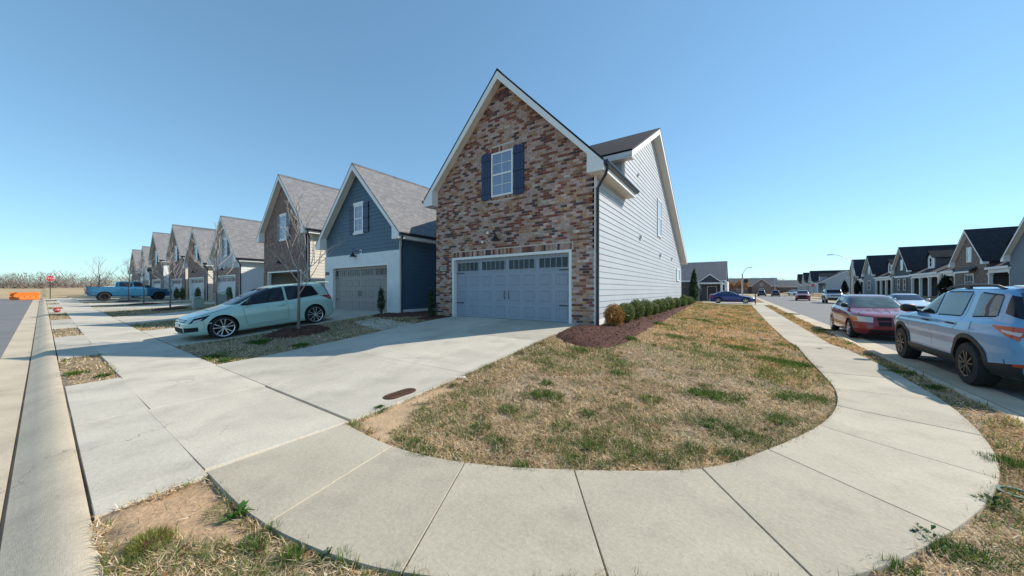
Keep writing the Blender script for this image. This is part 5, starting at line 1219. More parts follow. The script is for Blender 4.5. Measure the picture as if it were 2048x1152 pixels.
c.seam([(.5, .5), (.5, 1.22)]); c.seam([(-.35, .5), (-.35, 1.22)])
# pickup
TY = 5.85; tz = zf(-52, TY)+.03
c = Car('pickup_truck', 'bright blue crew-cab pickup truck on a driveway far left', 'truck', (-51.9, TY, tz), R(90), TRUCK)
c.greenhouse(1.4, 1.85, (.84, .72, 1.41, 1.84), (.8, .72, 1.45, 1.82), [[(1.25, 1.40), (.15, 1.40), (.15, 1.84), (.72, 1.80)], [(.05, 1.40), (-.82, 1.42), (-.78, 1.83), (.05, 1.84)]], glass='glass_dark')
c.seam([(1.12, .55), (1.1, 1.34)]); c.seam([(.06, .5), (.06, 1.36)]); c.seam([(-.95, .55), (-.98, 1.4)]); c.handle(.25, 1.2, 'paint_truck'); c.handle(-.6, 1.2, 'paint_truck'); c.mirror(1.2, 1.42, 'plastic_black', (.14, .24, .22)); c.arch_trim('paint_truck', .06)
c.side('tail_light', [(-2.78, .98), (-2.9, .98), (-2.9, 1.28), (-2.78, 1.28)], 'lamp_red', .012); c.end('bumper', [(-.95, .46), (.95, .46), (.95, .7), (-.95, .7)], 'chrome', .03, False); c.end('tail_light', [(.78, .95), (.96, .95), (.95, 1.28), (.78, 1.28)], 'lamp_red', .012, False)
c.end('grille', [(-.7, .7), (.7, .7), (.7, 1.1), (-.7, 1.1)], 'plastic_black', .015); c.side('headlight', [(2.88, .95), (2.55, .97), (2.55, 1.12), (2.85, 1.12)], 'lamp_clear', .012)
m = MB(); m.box(-2.75, -1.3, -.78, .78, 1.36, 1.375); m.build('bed_floor', M['arch_black'], c.root)
# white car behind the pickup, and the red car in the open garage
sedan('white car showing above the pickup bed', (-61.0, 5.9, zf(-61, 6)+.03), R(90), 'paint_white')
crossover('red car inside the open garage of the brown brick house', (-24.3, 12.0, zf(-24.3, 9.3)+.0), R(90), 'paint_red')
# ================================================================== PLANTS
def leaf_cloud(n, rx, ry, rz, size, tints, shell=.55, cone=0, up=0, seed=0, rag=.12, flat=0):
    """leaf-sized quads through an uneven ellipsoid (cone>0 narrows it upwards); base at z=0"""
    r_ = np.random.default_rng(seed); V = []; T = []
    ph = r_.uniform(0, 6.28, 6)
    while len(T) < n:
        d = r_.normal(size=3); d /= np.linalg.norm(d); rad = shell+(1-shell)*r_.random()**.6
        a = math.atan2(d[1], d[0]); lump = 1+rag*(math.sin(3*a+ph[0]+2*d[2])+math.sin(5*a+ph[1]-3*d[2])*.6+math.sin(7*d[2]+ph[2])*.5)
        x, y, z = d*rad*lump; zz = (z+1)/2
        if cone: f = 1-cone*max(0, zz)**1.3; f = max(f, .05)*min(1, .55+zz*4); x *= f; y *= f
        c = Vector((x*rx, y*ry, max(0.0, zz)*2*rz))
        nrm = Vector((d[0], d[1], d[2]*.6+up)).normalized(); nrm = (nrm+Vector(r_.normal(size=3))*.55).normalized()
        t = nrm.cross(Vector(r_.normal(size=3))).normalized(); b = nrm.cross(t); s_ = size*r_.uniform(.6, 1.3)
        if up: t = (t+Vector((0, 0, up))).normalized(); b = nrm.cross(t).normalized()
        V += [c-t*s_, c+b*s_*.5, c+t*s_, c-b*s_*.5]
        k = tints[r_.integers(len(tints))]; g = r_.uniform(.65, 1.35); T.append((k[0]*g, k[1]*g, k[2]*g))
    return V, T
def sticks(mb, h, n=4, r=.01):
    for i in range(n): a = 6.28*i/n; mb.tube([(0, 0, 0), (.04*math.cos(a), .04*math.sin(a), h*.4), (.09*math.cos(a), .09*math.sin(a), h*.75)], [r, r*.8, r*.4], 5)
GREEN = [(.060, .105, .022), (.085, .135, .03), (.035, .062, .018), (.17, .19, .05), (.11, .15, .035)]
RUST = [(.30, .14, .025), (.20, .11, .025), (.38, .18, .03), (.12, .10, .025)]
LIME = [(.10, .17, .03), (.07, .13, .03), (.05, .09, .02)]
def shrub(loc, w, h, label, tints, seed, group=None, cone=0, name='shrub', n=1500, size=.028, cat='shrub', up=0, rag=.10, mesh=None):
    root = thing(name, label, cat, loc, group=group)
    if mesh is None:
        V, T = leaf_cloud(n, w/2, w/2, h/2, size, tints, seed=seed, cone=cone, up=up, rag=rag); o = leaf_mesh('foliage', V, T, 4, M['leaf'], root, kind=None)
    m = MB(); sticks(m, h, 4, .012); m.build('stem', M['bark'], root)
    return root
XS = [1228, 1251, 1272, 1291, 1304, 1316, 1327, 1338.5, 1352, 1362.5, 1367, 1375, 1380.5]
names = ['rust-brown clipped shrub at the front corner of the mulch bed', 'second round boxwood from the corner, next to the rust-brown shrub', 'third boxwood in the bed, the largest dark green one', 'fourth boxwood from the front corner', 'fifth boxwood, small and dark, in the side bed', 'sixth boxwood from the front corner',
         'seventh boxwood from the front corner', 'eighth boxwood, tall one in the middle of the side bed', 'ninth boxwood from the front corner', 'bright lime shrub near the far end of the side bed', 'boxwood just behind the lime shrub', 'second boxwood from the far end of the bed', 'last small boxwood beside the columnar evergreen']
hs = [.66, .68, .74, .72, .58, .66, .66, .72, .64, .56, .74, .6, .55]
for i, x in enumerate(XS):
    u = (x-1024)/660; xw = -2.98; r_ = (-SY+u*CY)/(CY+u*SY); y = xw/r_
    y = min(y, 30.6-.9*(12-i))
    shrub((xw, y, zf(xw, y)+.02), .60+.05*math.sin(i*3), hs[i]*1.0, names[i], RUST if i == 0 else (LIME if i == 9 else GREEN), 20+i, 'shrubs in the side bed', n=3600 if i < 4 else 2000, size=.022 if i < 4 else .03, rag=.05)
u = (1388-1024)/660; y = 31.4; xw = (-SY+u*CY)/(CY+u*SY)*y
shrub((xw, y, zf(xw, y)), 1.0, 2.9, 'tall columnar evergreen at the end of the side bed', [(.018, .05, .014), (.03, .075, .02), (.012, .03, .012)], 50, cone=.78, name='columnar_evergreen', n=3600, size=.05, cat='tree', up=.8)
UP = [(.030, .060, .022), (.045, .085, .03), (.02, .04, .018)]
shrub((-9.55, 8.55, zf(-9.55, 8.5)+.04), .30, 1.05, 'narrow upright evergreen left of the slate garage door', UP, 51, cone=.35, name='upright_evergreen', n=1500, size=.03, up=1.0, rag=.2)
shrub((-12.95, 8.72, zf(-12.9, 8.7)+.04), .34, 1.12, 'narrow upright evergreen right of the taupe garage door', UP, 52, cone=.3, name='upright_evergreen', n=1500, size=.03, up=1.0, rag=.2)
for x, lb in ((-32.9, 'dark upright shrub beside the pale clapboard house garage'), (-41.4, 'dark shrub right of the low brick house garage'), (-46.9, 'dark shrub left of the low brick house garage'), (-49.3, 'dark shrub beside the tall brick house behind the truck')):
    shrub((x, 8.8, zf(x, 8.8)), .55, 1.3, lb, GREEN, int(-x), 'dark shrubs by the far garages', n=700, size=.06, cone=.3)
for y, h, w_, lb in ((53.2, 2.3, 1.5, 'dark rounded conifer under the awning of the taupe brick cottage'), (83.6, 2.6, 1.2, 'dark conical conifer before the blue-grey cottage'), (92.0, 2.7, 1.4, 'dark conifer before the grey-brown cottage by the lamp post')):
    shrub((17.6, y, zf(17.6, y)), w_, h, lb, [(.012, .022, .012), (.02, .035, .016), (.010, .016, .010)], int(y), cone=.65, name='conifer', n=1800, size=.10, cat='tree', up=.5)
for k, (x, y, lb) in enumerate(((-5.6, 59.2, 'low shrub left of the grey house porch'), (-1.4, 57.0, 'low shrub right of the grey house porch'))): shrub((x, y, .05), .9, .8, lb, GREEN, 70+k, n=500, size=.07)

def bare_tree(loc, h, label, seed, spread=1.0, trunk_r=.05, group='bare young street trees', low=False):
    rg = random.Random(seed); root = thing('bare_tree', label, 'tree', loc, group=group)
    tr = MB(); br = MB()
    pts = [Vector((0, 0, -.1))]; n = 9
    for i in range(1, n+1): pts.append(Vector((rg.uniform(-.03, .03)*i*.4, rg.uniform(-.03, .03)*i*.4, h*.92*i/n)))
    rad = [trunk_r*(1-.9*i/n) for i in range(n+1)]; tr.tube(pts, rad, 9)
    def limb(p, d, L, r, depth):
        q = [p]; k = 5
        for i in range(k): d = (d+Vector((rg.gauss(0, .10), rg.gauss(0, .10), .07))).normalized(); q.append(q[-1]+d*L/k)
        br.tube(q, [max(.0035, r*(1-.75*i/k)) for i in range(k+1)], 5, cap=False)
        if depth > 0:
            for j in range(rg.choice((2, 3))):
                i = rg.randint(1, k-1); dd = (d+Vector((rg.gauss(0, .6), rg.gauss(0, .6), rg.uniform(.1, .6)))).normalized(); limb(q[i], dd, L*rg.uniform(.4, .6), r*.5, depth-1)
    nb = 15
    for i in range(nb):
        f = .26+.66*i/nb; z = h*f*.92; a = i*2.4+rg.uniform(-.4, .4); L = (h*.40)*(1.1-f)*spread*rg.uniform(.75, 1.2)+.12
        idx = min(int(f*n), n-1); base = pts[idx].lerp(pts[idx+1], f*n-idx)
        el = rg.uniform(.8, 1.6); limb(base, Vector((math.cos(a), math.sin(a), el)).normalized(), L, max(.009, rad[idx]*.5), 2)
    tr.build('trunk', M['bark'], root, smooth=60); br.build('branches', M['bark_pale'], root, smooth=60)
lbs = ['bare young tree in a mulch ring in front of the mint hatchback', 'bare young tree behind the mint hatchback', 'bare young tree before the pale clapboard house driveway', 'bare young tree between the tree rows and the blue pickup bonnet', 'bare young tree in front of the blue pickup']
for i, (x, y) in enumerate(TREES): bare_tree((x, y, zf(x, y)+.08), (4.9, 4.9, 4.7, 4.8, 4.6)[i], lbs[i], 11+i, .95)
bare_tree((-57.0, 4.2, zf(-57, 4.2)), 5.2, 'bare tree left of the pickup tailgate', 31, 1.4, .06); bare_tree((-70.5, 8.2, .6), 5.4, 'bare bushy tree beyond the end of the row', 33, 1.6, .07)
bare_tree((15.2, 121, .4), 4.2, 'thin reddish bare tree before the pale end wall', 35, 1.2)
# far autumn-brown trees and a dark pine by the far houses
def crown_tree(loc, h, w_, label, tints, seed, n=1600, size=.22, cone=0):
    root = thing('tree', label, 'tree', loc); V, T = leaf_cloud(n, w_/2, w_/2, h*.36, size, tints, seed=seed, shell=.25, rag=.22, cone=cone)
    V = [v+Vector((0, 0, h*.27)) for v in V]; leaf_mesh('crown', V, T, 4, M['leaf'], root, kind=None)
    m = MB(); m.tube([(0, 0, -.2), (.05, 0, h*.4), (0, .05, h*.75)], [.16, .11, .04], 7)
    for k in range(5): a = k*1.3; m.tube([(0, 0, h*.3+.1*k), (math.cos(a)*w_*.3, math.sin(a)*w_*.3, h*.55+.1*k)], [.06, .02], 5)
    m.build('trunk', M['bark'], root)
AUT = [(.26, .13, .05), (.20, .10, .045), (.16, .09, .05), (.30, .17, .07)]
for k, (x, y, h, w_) in enumerate(((-7.5, 158, 6.4, 6.0), (-3.2, 160, 5.6, 5.0), (1.4, 162, 6.0, 5.4))): crown_tree((x, y, 0), h, w_, ('orange-brown tree at the far end, leftmost of three', 'orange-brown tree at the far end, middle of three', 'orange-brown tree at the far end, right of three')[k], AUT, 80+k)
PINE = [(.014, .03, .016), (.02, .042, .02), (.03, .05, .026)]
crown_tree((31, 215, 0), 8.6, 9, 'tall dark pine rising behind the far houses', PINE, 90, 2600, .45); crown_tree((37, 214, 0), 6.8, 7, 'shorter dark pine beside the tall one', PINE, 91, 1800, .45)

# distant leafless wood: reads as one mass
r_ = np.random.default_rng(5)
def wood_band(n, xr, yr, hr, k=85):
    x = r_.uniform(*xr, n); y = r_.uniform(*yr, n); h = r_.uniform(*hr, n)*(.62+.76*fbm(x*.035, y*.035, 1.0))
    tone = r_.uniform(.85, 1.15, n)[:, None]; base = np.where(r_.random((n, 1)) < .82, np.array((.19, .15, .13)), np.array((.16, .15, .11)))*tone  # brown tones paled, distance haze put into the colour
    rp = lambda q: np.repeat(q, k); X, Y, H = rp(x), rp(y), rp(h); m_ = n*k; a = r_.uniform(0, 6.28, m_); zz = H*r_.uniform(.0, .98, m_); rad = H*.42*(1-np.abs(zz/H-.5))*r_.random(m_)**.5
    c = np.stack([X+rad*np.cos(a), Y+rad*np.sin(a), zz], -1); d = r_.normal(size=(m_, 3))*np.array((.5, .5, .2))+np.array((0, 0, .8)); d /= np.linalg.norm(d, axis=1)[:, None]; d *= (H*r_.uniform(.10, .24, m_))[:, None]
    s_ = r_.normal(size=(m_, 3))*np.array((1, 1, 0)); s_ /= np.linalg.norm(s_, axis=1)[:, None]; s_ *= (H*r_.uniform(.004, .011, m_)*np.where(zz < H*.5, 3.0, 1))[:, None]
    return np.stack([c-s_, c+s_, c+d], 1).reshape(-1, 3), np.repeat(base, k, axis=0)*r_.uniform(.85, 1.15, (m_, 1))
wb = [wood_band(2000, (-300, -200), (-95, 190), (5.0, 8.5)), wood_band(700, (-120, 160), (290, 340), (7, 11))]
V = np.concatenate([q[0] for q in wb]); T = np.concatenate([q[1] for q in wb])
leaf_mesh('far_wood', V, T, 3, M['twig'])['label'] = 'leafless brown woodland along the horizon'
bpy.data.objects['far_wood']['category'] = 'woodland'

# ================================================================== GRASS
def scatter(poly, dens, ex=(), dmax=4.0):
    xs = [p[0] for p in poly]; ys = [p[1] for p in poly]; A = (max(xs)-min(xs))*(max(ys)-min(ys)); n = int(A*dens)
    X = rng.uniform(min(xs), max(xs), n); Y = rng.uniform(min(ys), max(ys), n); D = np.maximum(.5, Y*CY-X*SY); f = np.clip(np.hypot(X, Y)/3.5, 1, dmax)
    k = rng.random(n) < 1/f**1.7; X, Y, f = X[k], Y[k], f[k]
    k = inpoly(X, Y, poly); X, Y, f = X[k], Y[k], f[k]; k = np.ones(len(X), bool)
    for e in ex: k &= ~inpoly(X, Y, e)
    k &= rng.random(len(X)) > .6*sm((fbm(X+31, Y+17, .9)-.585)/.05)      # worn, thin spots
    nr = (np.hypot(X, Y) < 9) & (X > -5); k[nr] &= rng.random(nr.sum()) > soil_mask(X[nr], Y[nr])*.985
    return X[k], Y[k], f[k]
BV, BT = [], []
STRAW = np.array([(.65, .505, .315), (.57, .42, .24), (.47, .31, .155), (.70, .60, .45), (.38, .275, .17)])
def blades(X, Y, f, lean, ln, wd, tint, z=None):
    n = len(X); a = rng.uniform(0, 2*np.pi, n); el = np.radians(rng.uniform(*lean, n)); L = rng.uniform(*ln, n); W = rng.uniform(*wd, n)
    Z = (zg(X, Y) if z is None else z)+.0
    dx, dy, dz = np.cos(a)*np.cos(el)*L, np.sin(a)*np.cos(el)*L, np.sin(el)*L
    px_, py_ = -np.sin(a)*W/2, np.cos(a)*W/2
    zb = Z+rng.uniform(0, .018, n)
    v = np.stack([np.stack([X-px_, Y-py_, zb], -1), np.stack([X+px_, Y+py_, zb], -1), np.stack([X+dx, Y+dy, zb+dz], -1)], 1)
    BV.append(v.reshape(-1, 3)); BT.append(tint)
def lawn(poly, dens, ex=(), green=.0, warm=0.):
    X, Y, f = scatter(poly, dens, ex); n = len(X)
    g = sm((fbm(X, Y, .55)-.53+green)/.12)*.16+sm((fbm(X+9, Y+5, 2.3)-.60+green)/.07)*.34
    isg = rng.random(n) < np.clip(g+.045, 0, .85)
    t = STRAW[rng.choice(5, n, p=[.32, .26, .17, .15, .10])]*rng.uniform(.65, 1.35, (n, 1))
    w_ = np.clip(sm((Y-5)/9)*.7+sm((X+1.6)/2.2)*.55*sm((fbm(X-7, Y+3, .7)-.36)/.2)+warm, 0, 1)[:, None]; t = t*(1-w_)+t*np.array((.95, .72, .45))*w_; t = t*(.88+.6*fbm(X+3, Y-8, 1.4))[:, None]
    gt = np.array((.15, .195, .045))*rng.uniform(.6, 1.5, (n, 1)); t = np.where(isg[:, None], gt, t)
    k = isg
    blades(X[~k], Y[~k], f[~k], (4, 42), (.035, .085), (.003, .006), t[~k]) if False else None
    ln = rng.uniform(.03, .08, n)*np.minimum(f, 2.0)**.5; 
    a = rng.uniform(0, 2*np.pi, n); el = np.radians(np.where(k, rng.uniform(25, 75, n), rng.uniform(2, 32, n))); W = rng.uniform(.0035, .0085, n)*f**.95
    Z = zg(X, Y)+rng.uniform(0, .02, n); dx, dy, dz = np.cos(a)*np.cos(el)*ln, np.sin(a)*np.cos(el)*ln, np.sin(el)*ln; px_, py_ = -np.sin(a)*W/2, np.cos(a)*W/2
    v = np.stack([np.stack([X-px_, Y-py_, Z], -1), np.stack([X+px_, Y+py_, Z], -1), np.stack([X+dx, Y+dy, Z+dz], -1)], 1); BV.append(v.reshape(-1, 3)); BT.append(t)
LAWN1 = EDGE_IN+[(-3.4, 43.4), (-3.4, 9.2), (-3.83, 9.1), (-3.83, 2.2)]
lawn(LAWN1, 7500, [BED])
kb = [(x, y) for x, y, z, n in path if True]
kb_arc = [p for p in kb if p[0] >= -3.8 and p[1] < 44]
OUTER = EDGE_OUT+[(2.83, 43.4)]+kb_arc[::-1]+[(-3.7, Yb(-3.7))]
lawn(OUTER, 7500, [], green=.01)
gaps = list(zip([d[0] for d in DRV], [d[1] for d in DRV[1:]]))
for a, b in gaps[:5]:
    lawn([(a-.13, Yb(a)+.03), (b+.13, Yb(b)+.03), (b+.13, Ysl(b)-.01), (a-.13, Ysl(a)-.01)], 5000)
    lawn([(a, Ysl(a)+1.32), (b, Ysl(b)+1.32), (b, 9.2), (a, 9.2)], 5200, BEDS)
lawn([(11.4, 6), (12.4, 6), (12.4, 104), (11.4, 104)], 2500, green=.02); lawn([(13.9, 10), (18.5, 10), (18.5, 104), (13.9, 104)], 1300, green=.02); lawn([(-9, 52), (2.6, 52), (2.6, 57), (-9, 57)], 1500)
# green clumps
clump = [(1080, 790, .20), (1105, 806, .16), (1012, 828, .11), (1300, 797, .16), (1430, 858, .22), (1290, 918, .13), (1620, 800, .22), (1575, 803, .16), (1445, 790, .26), (1400, 800, .2), (1575, 722, .26), (1545, 718, .2), (1602, 722, .14), (962, 862, .16), (1000, 890, .14), (855, 905, .12), (830, 888, .11), (1130, 860, .14), (1185, 900, .12), (1250, 925, .1), (1340, 935, .1), (1500, 880, .16), (1385, 905, .12),
         (1235, 755, .1), (1180, 838, .12), (1045, 935, .08), (1095, 770, .1), (1160, 720, .14), (1260, 700, .12), (1480, 700, .16), (1350, 690, .2), (1310, 666, .2), (1400, 650, .25), (800, 880, .07), (760, 822, .07), (905, 770, .05), (1150, 925, .12), (1210, 935, .08), (1460, 915, .1), (1560, 850, .14),
         (150, 747, .10), (205, 752, .10), (425, 715, .14), (450, 722, .1), (600, 700, .14), (520, 690, .2), (2010, 925, .14), (2040, 930, .12), (1990, 1005, .07), (515, 1095, .06), (545, 1060, .05), (690, 1120, .05), (1960, 1120, .12), (1900, 1100, .10), (1800, 1140, .08), (500, 1085, .05), (585, 1110, .06), (1870, 775, .1), (1800, 745, .12), (1650, 655, .12), (1580, 625, .2)]
GV, GT = [], []
for x, y, r0 in clump:
    cx, cy = P(x, y, z=.12 if y < 800 and x > 700 and x < 1700 else .02); r0 *= 1.0 if y > 750 else 1.5
    d_ = math.hypot(cx, cy); n = int(620*min(2.2, (r0/.15)**1.5))
    a = rng.uniform(0, 6.28, n); rr = r0*np.sqrt(rng.random(n))*(1+.4*np.sin(3*a+cx*7)); X, Y = cx+rr*np.cos(a)*1.25, cy+rr*np.sin(a)*.9
    ok = ~np.zeros(n, bool); 
    b = BV; L = rng.uniform(.035, .095, n)*(1.15-.6*rr/r0/1.4); el = np.radians(rng.uniform(25, 85, n)); az = a+rng.normal(0, .8, n); W = rng.uniform(.003, .006, n)*max(1, d_/4)
    Z = zg(X, Y)+rng.uniform(0, .012, n); dx, dy, dz = np.cos(az)*np.cos(el)*L, np.sin(az)*np.cos(el)*L, np.sin(el)*L; px_, py_ = -np.sin(az)*W/2, np.cos(az)*W/2
    v = np.stack([np.stack([X-px_, Y-py_, Z], -1), np.stack([X+px_, Y+py_, Z], -1), np.stack([X+dx, Y+dy, Z+dz], -1)], 1); BV.append(v.reshape(-1, 3))
    hue = rng.random(); c0 = np.array((.045, .12, .022))*(1-hue)+np.array((.11, .18, .03))*hue; BT.append(c0*rng.uniform(.6, 1.4, (n, 1)))
# dead leaves and bits blown over the turf
X, Y, f = scatter(LAWN1, 60, [BED]); X2, Y2, f2 = scatter(OUTER, 60, []); X, Y, f = np.r_[X, X2], np.r_[Y, Y2], np.r_[f, f2]; n = len(X); az = rng.uniform(0, 6.28, n); L = rng.uniform(.012, .03, n)*f**.6; Z = zg(X, Y)+.02
v = np.stack([np.stack([X+np.cos(az+q)*L, Y+np.sin(az+q)*L, Z+rng.uniform(-.006, .012, n)], -1) for q in (0, 2.0, 4.1)], 1); BV.append(v.reshape(-1, 3)); BT.append(np.array((.20, .11, .05))*rng.uniform(.5, 1.6, (n, 1)))
# small random tufts
X, Y, f = scatter(LAWN1, 16, [BED]); X2, Y2, f2 = scatter(OUTER, 12, [])
for cx, cy in zip(np.r_[X, X2], np.r_[Y, Y2]):
    r0 = rng.uniform(.03, .12); n = int(40+1500*r0); a = rng.uniform(0, 6.28, n); rr = r0*np.sqrt(rng.random(n)); X3, Y3 = cx+rr*np.cos(a)*1.3, cy+rr*np.sin(a); L = rng.uniform(.025, .065, n); el = np.radians(rng.uniform(20, 80, n)); az = a+rng.normal(0, .9, n); W = rng.uniform(.003, .005, n)*max(1, math.hypot(cx, cy)/5); Z = zg(X3, Y3)+.005
    v = np.stack([np.stack([X3+np.sin(az)*W/2, Y3-np.cos(az)*W/2, Z], -1), np.stack([X3-np.sin(az)*W/2, Y3+np.cos(az)*W/2, Z], -1), np.stack([X3+np.cos(az)*np.cos(el)*L, Y3+np.sin(az)*np.cos(el)*L, Z+np.sin(el)*L], -1)], 1); BV.append(v.reshape(-1, 3)); hue = rng.random(); BT.append((np.array((.07, .15, .03))*(1-hue)+np.array((.19, .20, .06))*hue)*rng.uniform(.6, 1.4, (n, 1)))
# weeds hugging the slab edges
ed = np.array([p for p in EDGE_IN[:80]]+[p for p in EDGE_OUT[:80]]+[(-3.82, y) for y in np.arange(2.3, 9, .08)]+[(x, Ysl(x)-.02) for x in np.arange(-13, -9.2, .06)])
sel = ed[rng.integers(0, len(ed), 9500)]+rng.normal(0, .03, (9500, 2)); nn = fbm(sel[:, 0], sel[:, 1], 1.7) > .49; sel = sel[nn]; n = len(sel)
az = rng.uniform(0, 6.28, n); el = np.radians(rng.uniform(20, 80, n)); L = rng.uniform(.03, .08, n); W = rng.uniform(.003, .005, n); X, Y = sel[:, 0], sel[:, 1]; Z = zg(X, Y)+.01
v = np.stack([np.stack([X+np.sin(az)*W/2, Y-np.cos(az)*W/2, Z], -1), np.stack([X-np.sin(az)*W/2, Y+np.cos(az)*W/2, Z], -1), np.stack([X+np.cos(az)*np.cos(el)*L, Y+np.sin(az)*np.cos(el)*L, Z+np.sin(el)*L], -1)], 1); BV.append(v.reshape(-1, 3))
BT.append(np.where(rng.random((n, 1)) < .5, np.array((.08, .13, .035)), np.array((.40, .30, .17)))*rng.uniform(.7, 1.3, (n, 1)))
V = np.concatenate(BV); T = np.concatenate(BT); print('blades', len(T))
o = leaf_mesh('grass', V, T, 3, M['blade']); tag(o, 'dormant straw-coloured lawn grass with green tufts', 'grass')

# leafy weeds one can pick out
def weed(px, py, label, n=14, size=.05, tall=.06, seed=1, tint=(.05, .10, .028), spread=.012):
    x, y = P(px, py); r_ = random.Random(seed); root = thing('weed', label, 'weed', (x, y, zf(x, y)), group='weeds along the pavement'); V = []; T = []
    for i in range(n):
        a = i*2.4; L = size*r_.uniform(.7, 1.5); d = Vector((math.cos(a), math.sin(a), r_.uniform(.1, .9))).normalized(); q_ = r_.gauss(0, spread), r_.gauss(0, spread); c = Vector((q_[0], q_[1], r_.uniform(0, tall)*max(.15, 1-math.hypot(*q_)/(spread*2.5)))); s_ = d.cross(Vector((0, 0, 1))).normalized()*L*.28
        p1 = c+d*L*.5+Vector((0, 0, .01)); p2 = c+d*L
        V += [c, p1+s_, p2, p1-s_]; k = r_.uniform(.7, 1.4); T.append(tuple(t*k for t in tint))
    leaf_mesh('leaves', V, T, 4, M['leaf'], root, kind=None)
def tuft(px, py, label):
    x, y = P(px, py); root = thing('grass_tuft', label, 'weed', (x, y, zf(x, y))); V = []; T = []; r_ = random.Random(9)
    for i in range(900):
        a = r_.uniform(0, 6.28); q = .13*math.sqrt(r_.random()); L = r_.uniform(.04, .10)*(1.25-q/.16); el = r_.uniform(.35, 1.3); az = a+r_.gauss(0, .9); c = Vector((q*math.cos(a)*1.2, q*math.sin(a)*.8, 0)); s_ = Vector((-math.sin(az), math.cos(az), 0))*.0022
        V += [c-s_, c+s_, c+Vector((math.cos(az)*math.cos(el), math.sin(az)*math.cos(el), math.sin(el)))*L]; k = r_.uniform(.6, 1.4); T.append((.22*k, .22*k, .045*k))
    leaf_mesh('blades', V, T, 3, M['leaf'], root, kind=None); m = MB(); m.lathe([(.05, -.02), (.06, .005), (.001, .015)], 12); m.build('crown', M['mulch'], root)
weed(478, 1032, 'broad-leaved weed on the bare clay by the pavement edge', 18, .065, .04, 1, (.09, .19, .04))
weed(758, 822, 'leafy weed on the sand at the driveway edge', 26, .06, .04, 2, (.045, .09, .03)); tuft(300, 1088, 'yellow-green grassy tuft on the clay by the kerb')
weed(1985, 1012, 'trailing weed at the right pavement edge', 40, .045, .04, 4, spread=.06); weed(1860, 1085, 'clover-like weed leaning onto the pavement at lower right', 40, .035, .08, 5, spread=.06); weed(655, 1112, 'small weed at the lower left pavement edge', 26, .03, .06, 6, spread=.03); weed(1640, 700, 'small weed at the lawn edge beside the straight pavement', 12, .06, .06, 8)

# ================================================================== STREET FURNITURE AND SMALL THINGS
def stop_sign(loc, rz, label, w_=.61, zc=2.3, blade=True, back=False):
    root = thing('stop_sign', label, 'sign', loc, rz); m = MB(); m.tube([(0, .03, -.3), (0, .03, zc+w_*.85)], .03, 8); m.build('post', M['black_metal'], root)
    def octo(r, y): return [(r*math.cos(R(22.5+45*k)), y, zc+r*math.sin(R(22.5+45*k))) for k in range(8)]
    r = w_/2/math.cos(R(22.5)); m = MB(); m.prism(octo(r, 0), (0, -.006, 0)); pl_ = m.build('sign_plate', M['sign_white'], root)
    m = MB(); m.prism(octo(r*.94, -.007), (0, -.003, 0)); m.build('sign_face', M['sign_red'], pl_)
    text_part('STOP', w_*.42, (0, -.0125, zc), ROT_FRONT, 'sign_white', pl_, depth=.002)
    if blade:
        z = zc+w_*.72; m = MB(); m.box(-.012, .012, -.02, 1.0, z, z+.12); m.build('street_name_blade', M['sign_green'], root); m = MB(); m.box(-.05, .05, -.03, .09, z-.05, z+.2); m.build('bracket', M['galv'], root)
    return root
stop_sign((-62.8, 1.25, zf(-62.8, 1.2)), R(90), 'stop sign with street-name blade at the far left end of the street')
stop_sign((14.6, 104.5, .3), R(-8), 'stop sign at the side street beyond the red crossover', w_=.76, zc=2.4, blade=False)
def lamp_post(loc, rz, h, arm, label, sign=False, double=False):
    root = thing('street_lamp', label, 'street lamp', loc, rz, group='concrete street lamps'); m = MB(); m.tube([(0, 0, -.3), (0, 0, h*.5), (0, 0, h)], [.13, .11, .09], 10); m.build('pole', M['galv'], root, smooth=60)
    m = MB(); m.tube([(0, 0, h-.1), (arm*.35, 0, h+.45), (arm*.75, 0, h+.85), (arm, 0, h+.9)], .04, 7); m.build('arm', M['galv'], root, smooth=60)
    m = MB(); m.prism([(arm-.05, -.1, h+.86), (arm+.55, -.14, h+.86), (arm+.55, .14, h+.86), (arm-.05, .1, h+.86)], (0, 0, .1)); m.build('lamp_head', M['galv'], root)
    if sign: m = MB(); m.lathe([(.001, 0), (.3, 0), (.3, .02), (.001, .02)], 18, axis='Y', c=(.45, .0, 3.0)); m.build('sign_back', M['black_metal'], root)
    return root
lamp_post((12.3, 60.5, .0), R(180), 5.4, 1.9, 'tall lamp post before the grey-brown cottage')
lamp_post((.55, 62.3, .0), R(0), 4.1, .7, 'lamp post with a round sign back behind the cobalt sedan', sign=True)
lamp_post((10.0, 138, .0), R(180), 5.2, .8, 'small lamp post right of the far dark cars')
root = thing('post', 'short white pole beside the far small white car', 'pole', (16.9, 122, 0)); m = MB(); m.tube([(0, 0, -.2), (0, 0, 3.6)], .10, 8); m.build('pole', M['galv'], root); m = MB(); m.lathe([(.12, 3.6), (.12, 3.7), (.02, 3.78)], 10); m.build('cap', M['galv'], root)
root = thing('sign_post', 'dark sign post seen in front of the cobalt sedan', 'pole', (1.55, 44.3, .0)); m = MB(); m.box(-.04, .04, -.04, .04, -.2, 1.25); m.build('post', M['black_metal'], root); m = MB(); m.box(-.06, .06, -.06, .06, 1.25, 1.33); m.build('cap', M['black_metal'], root)
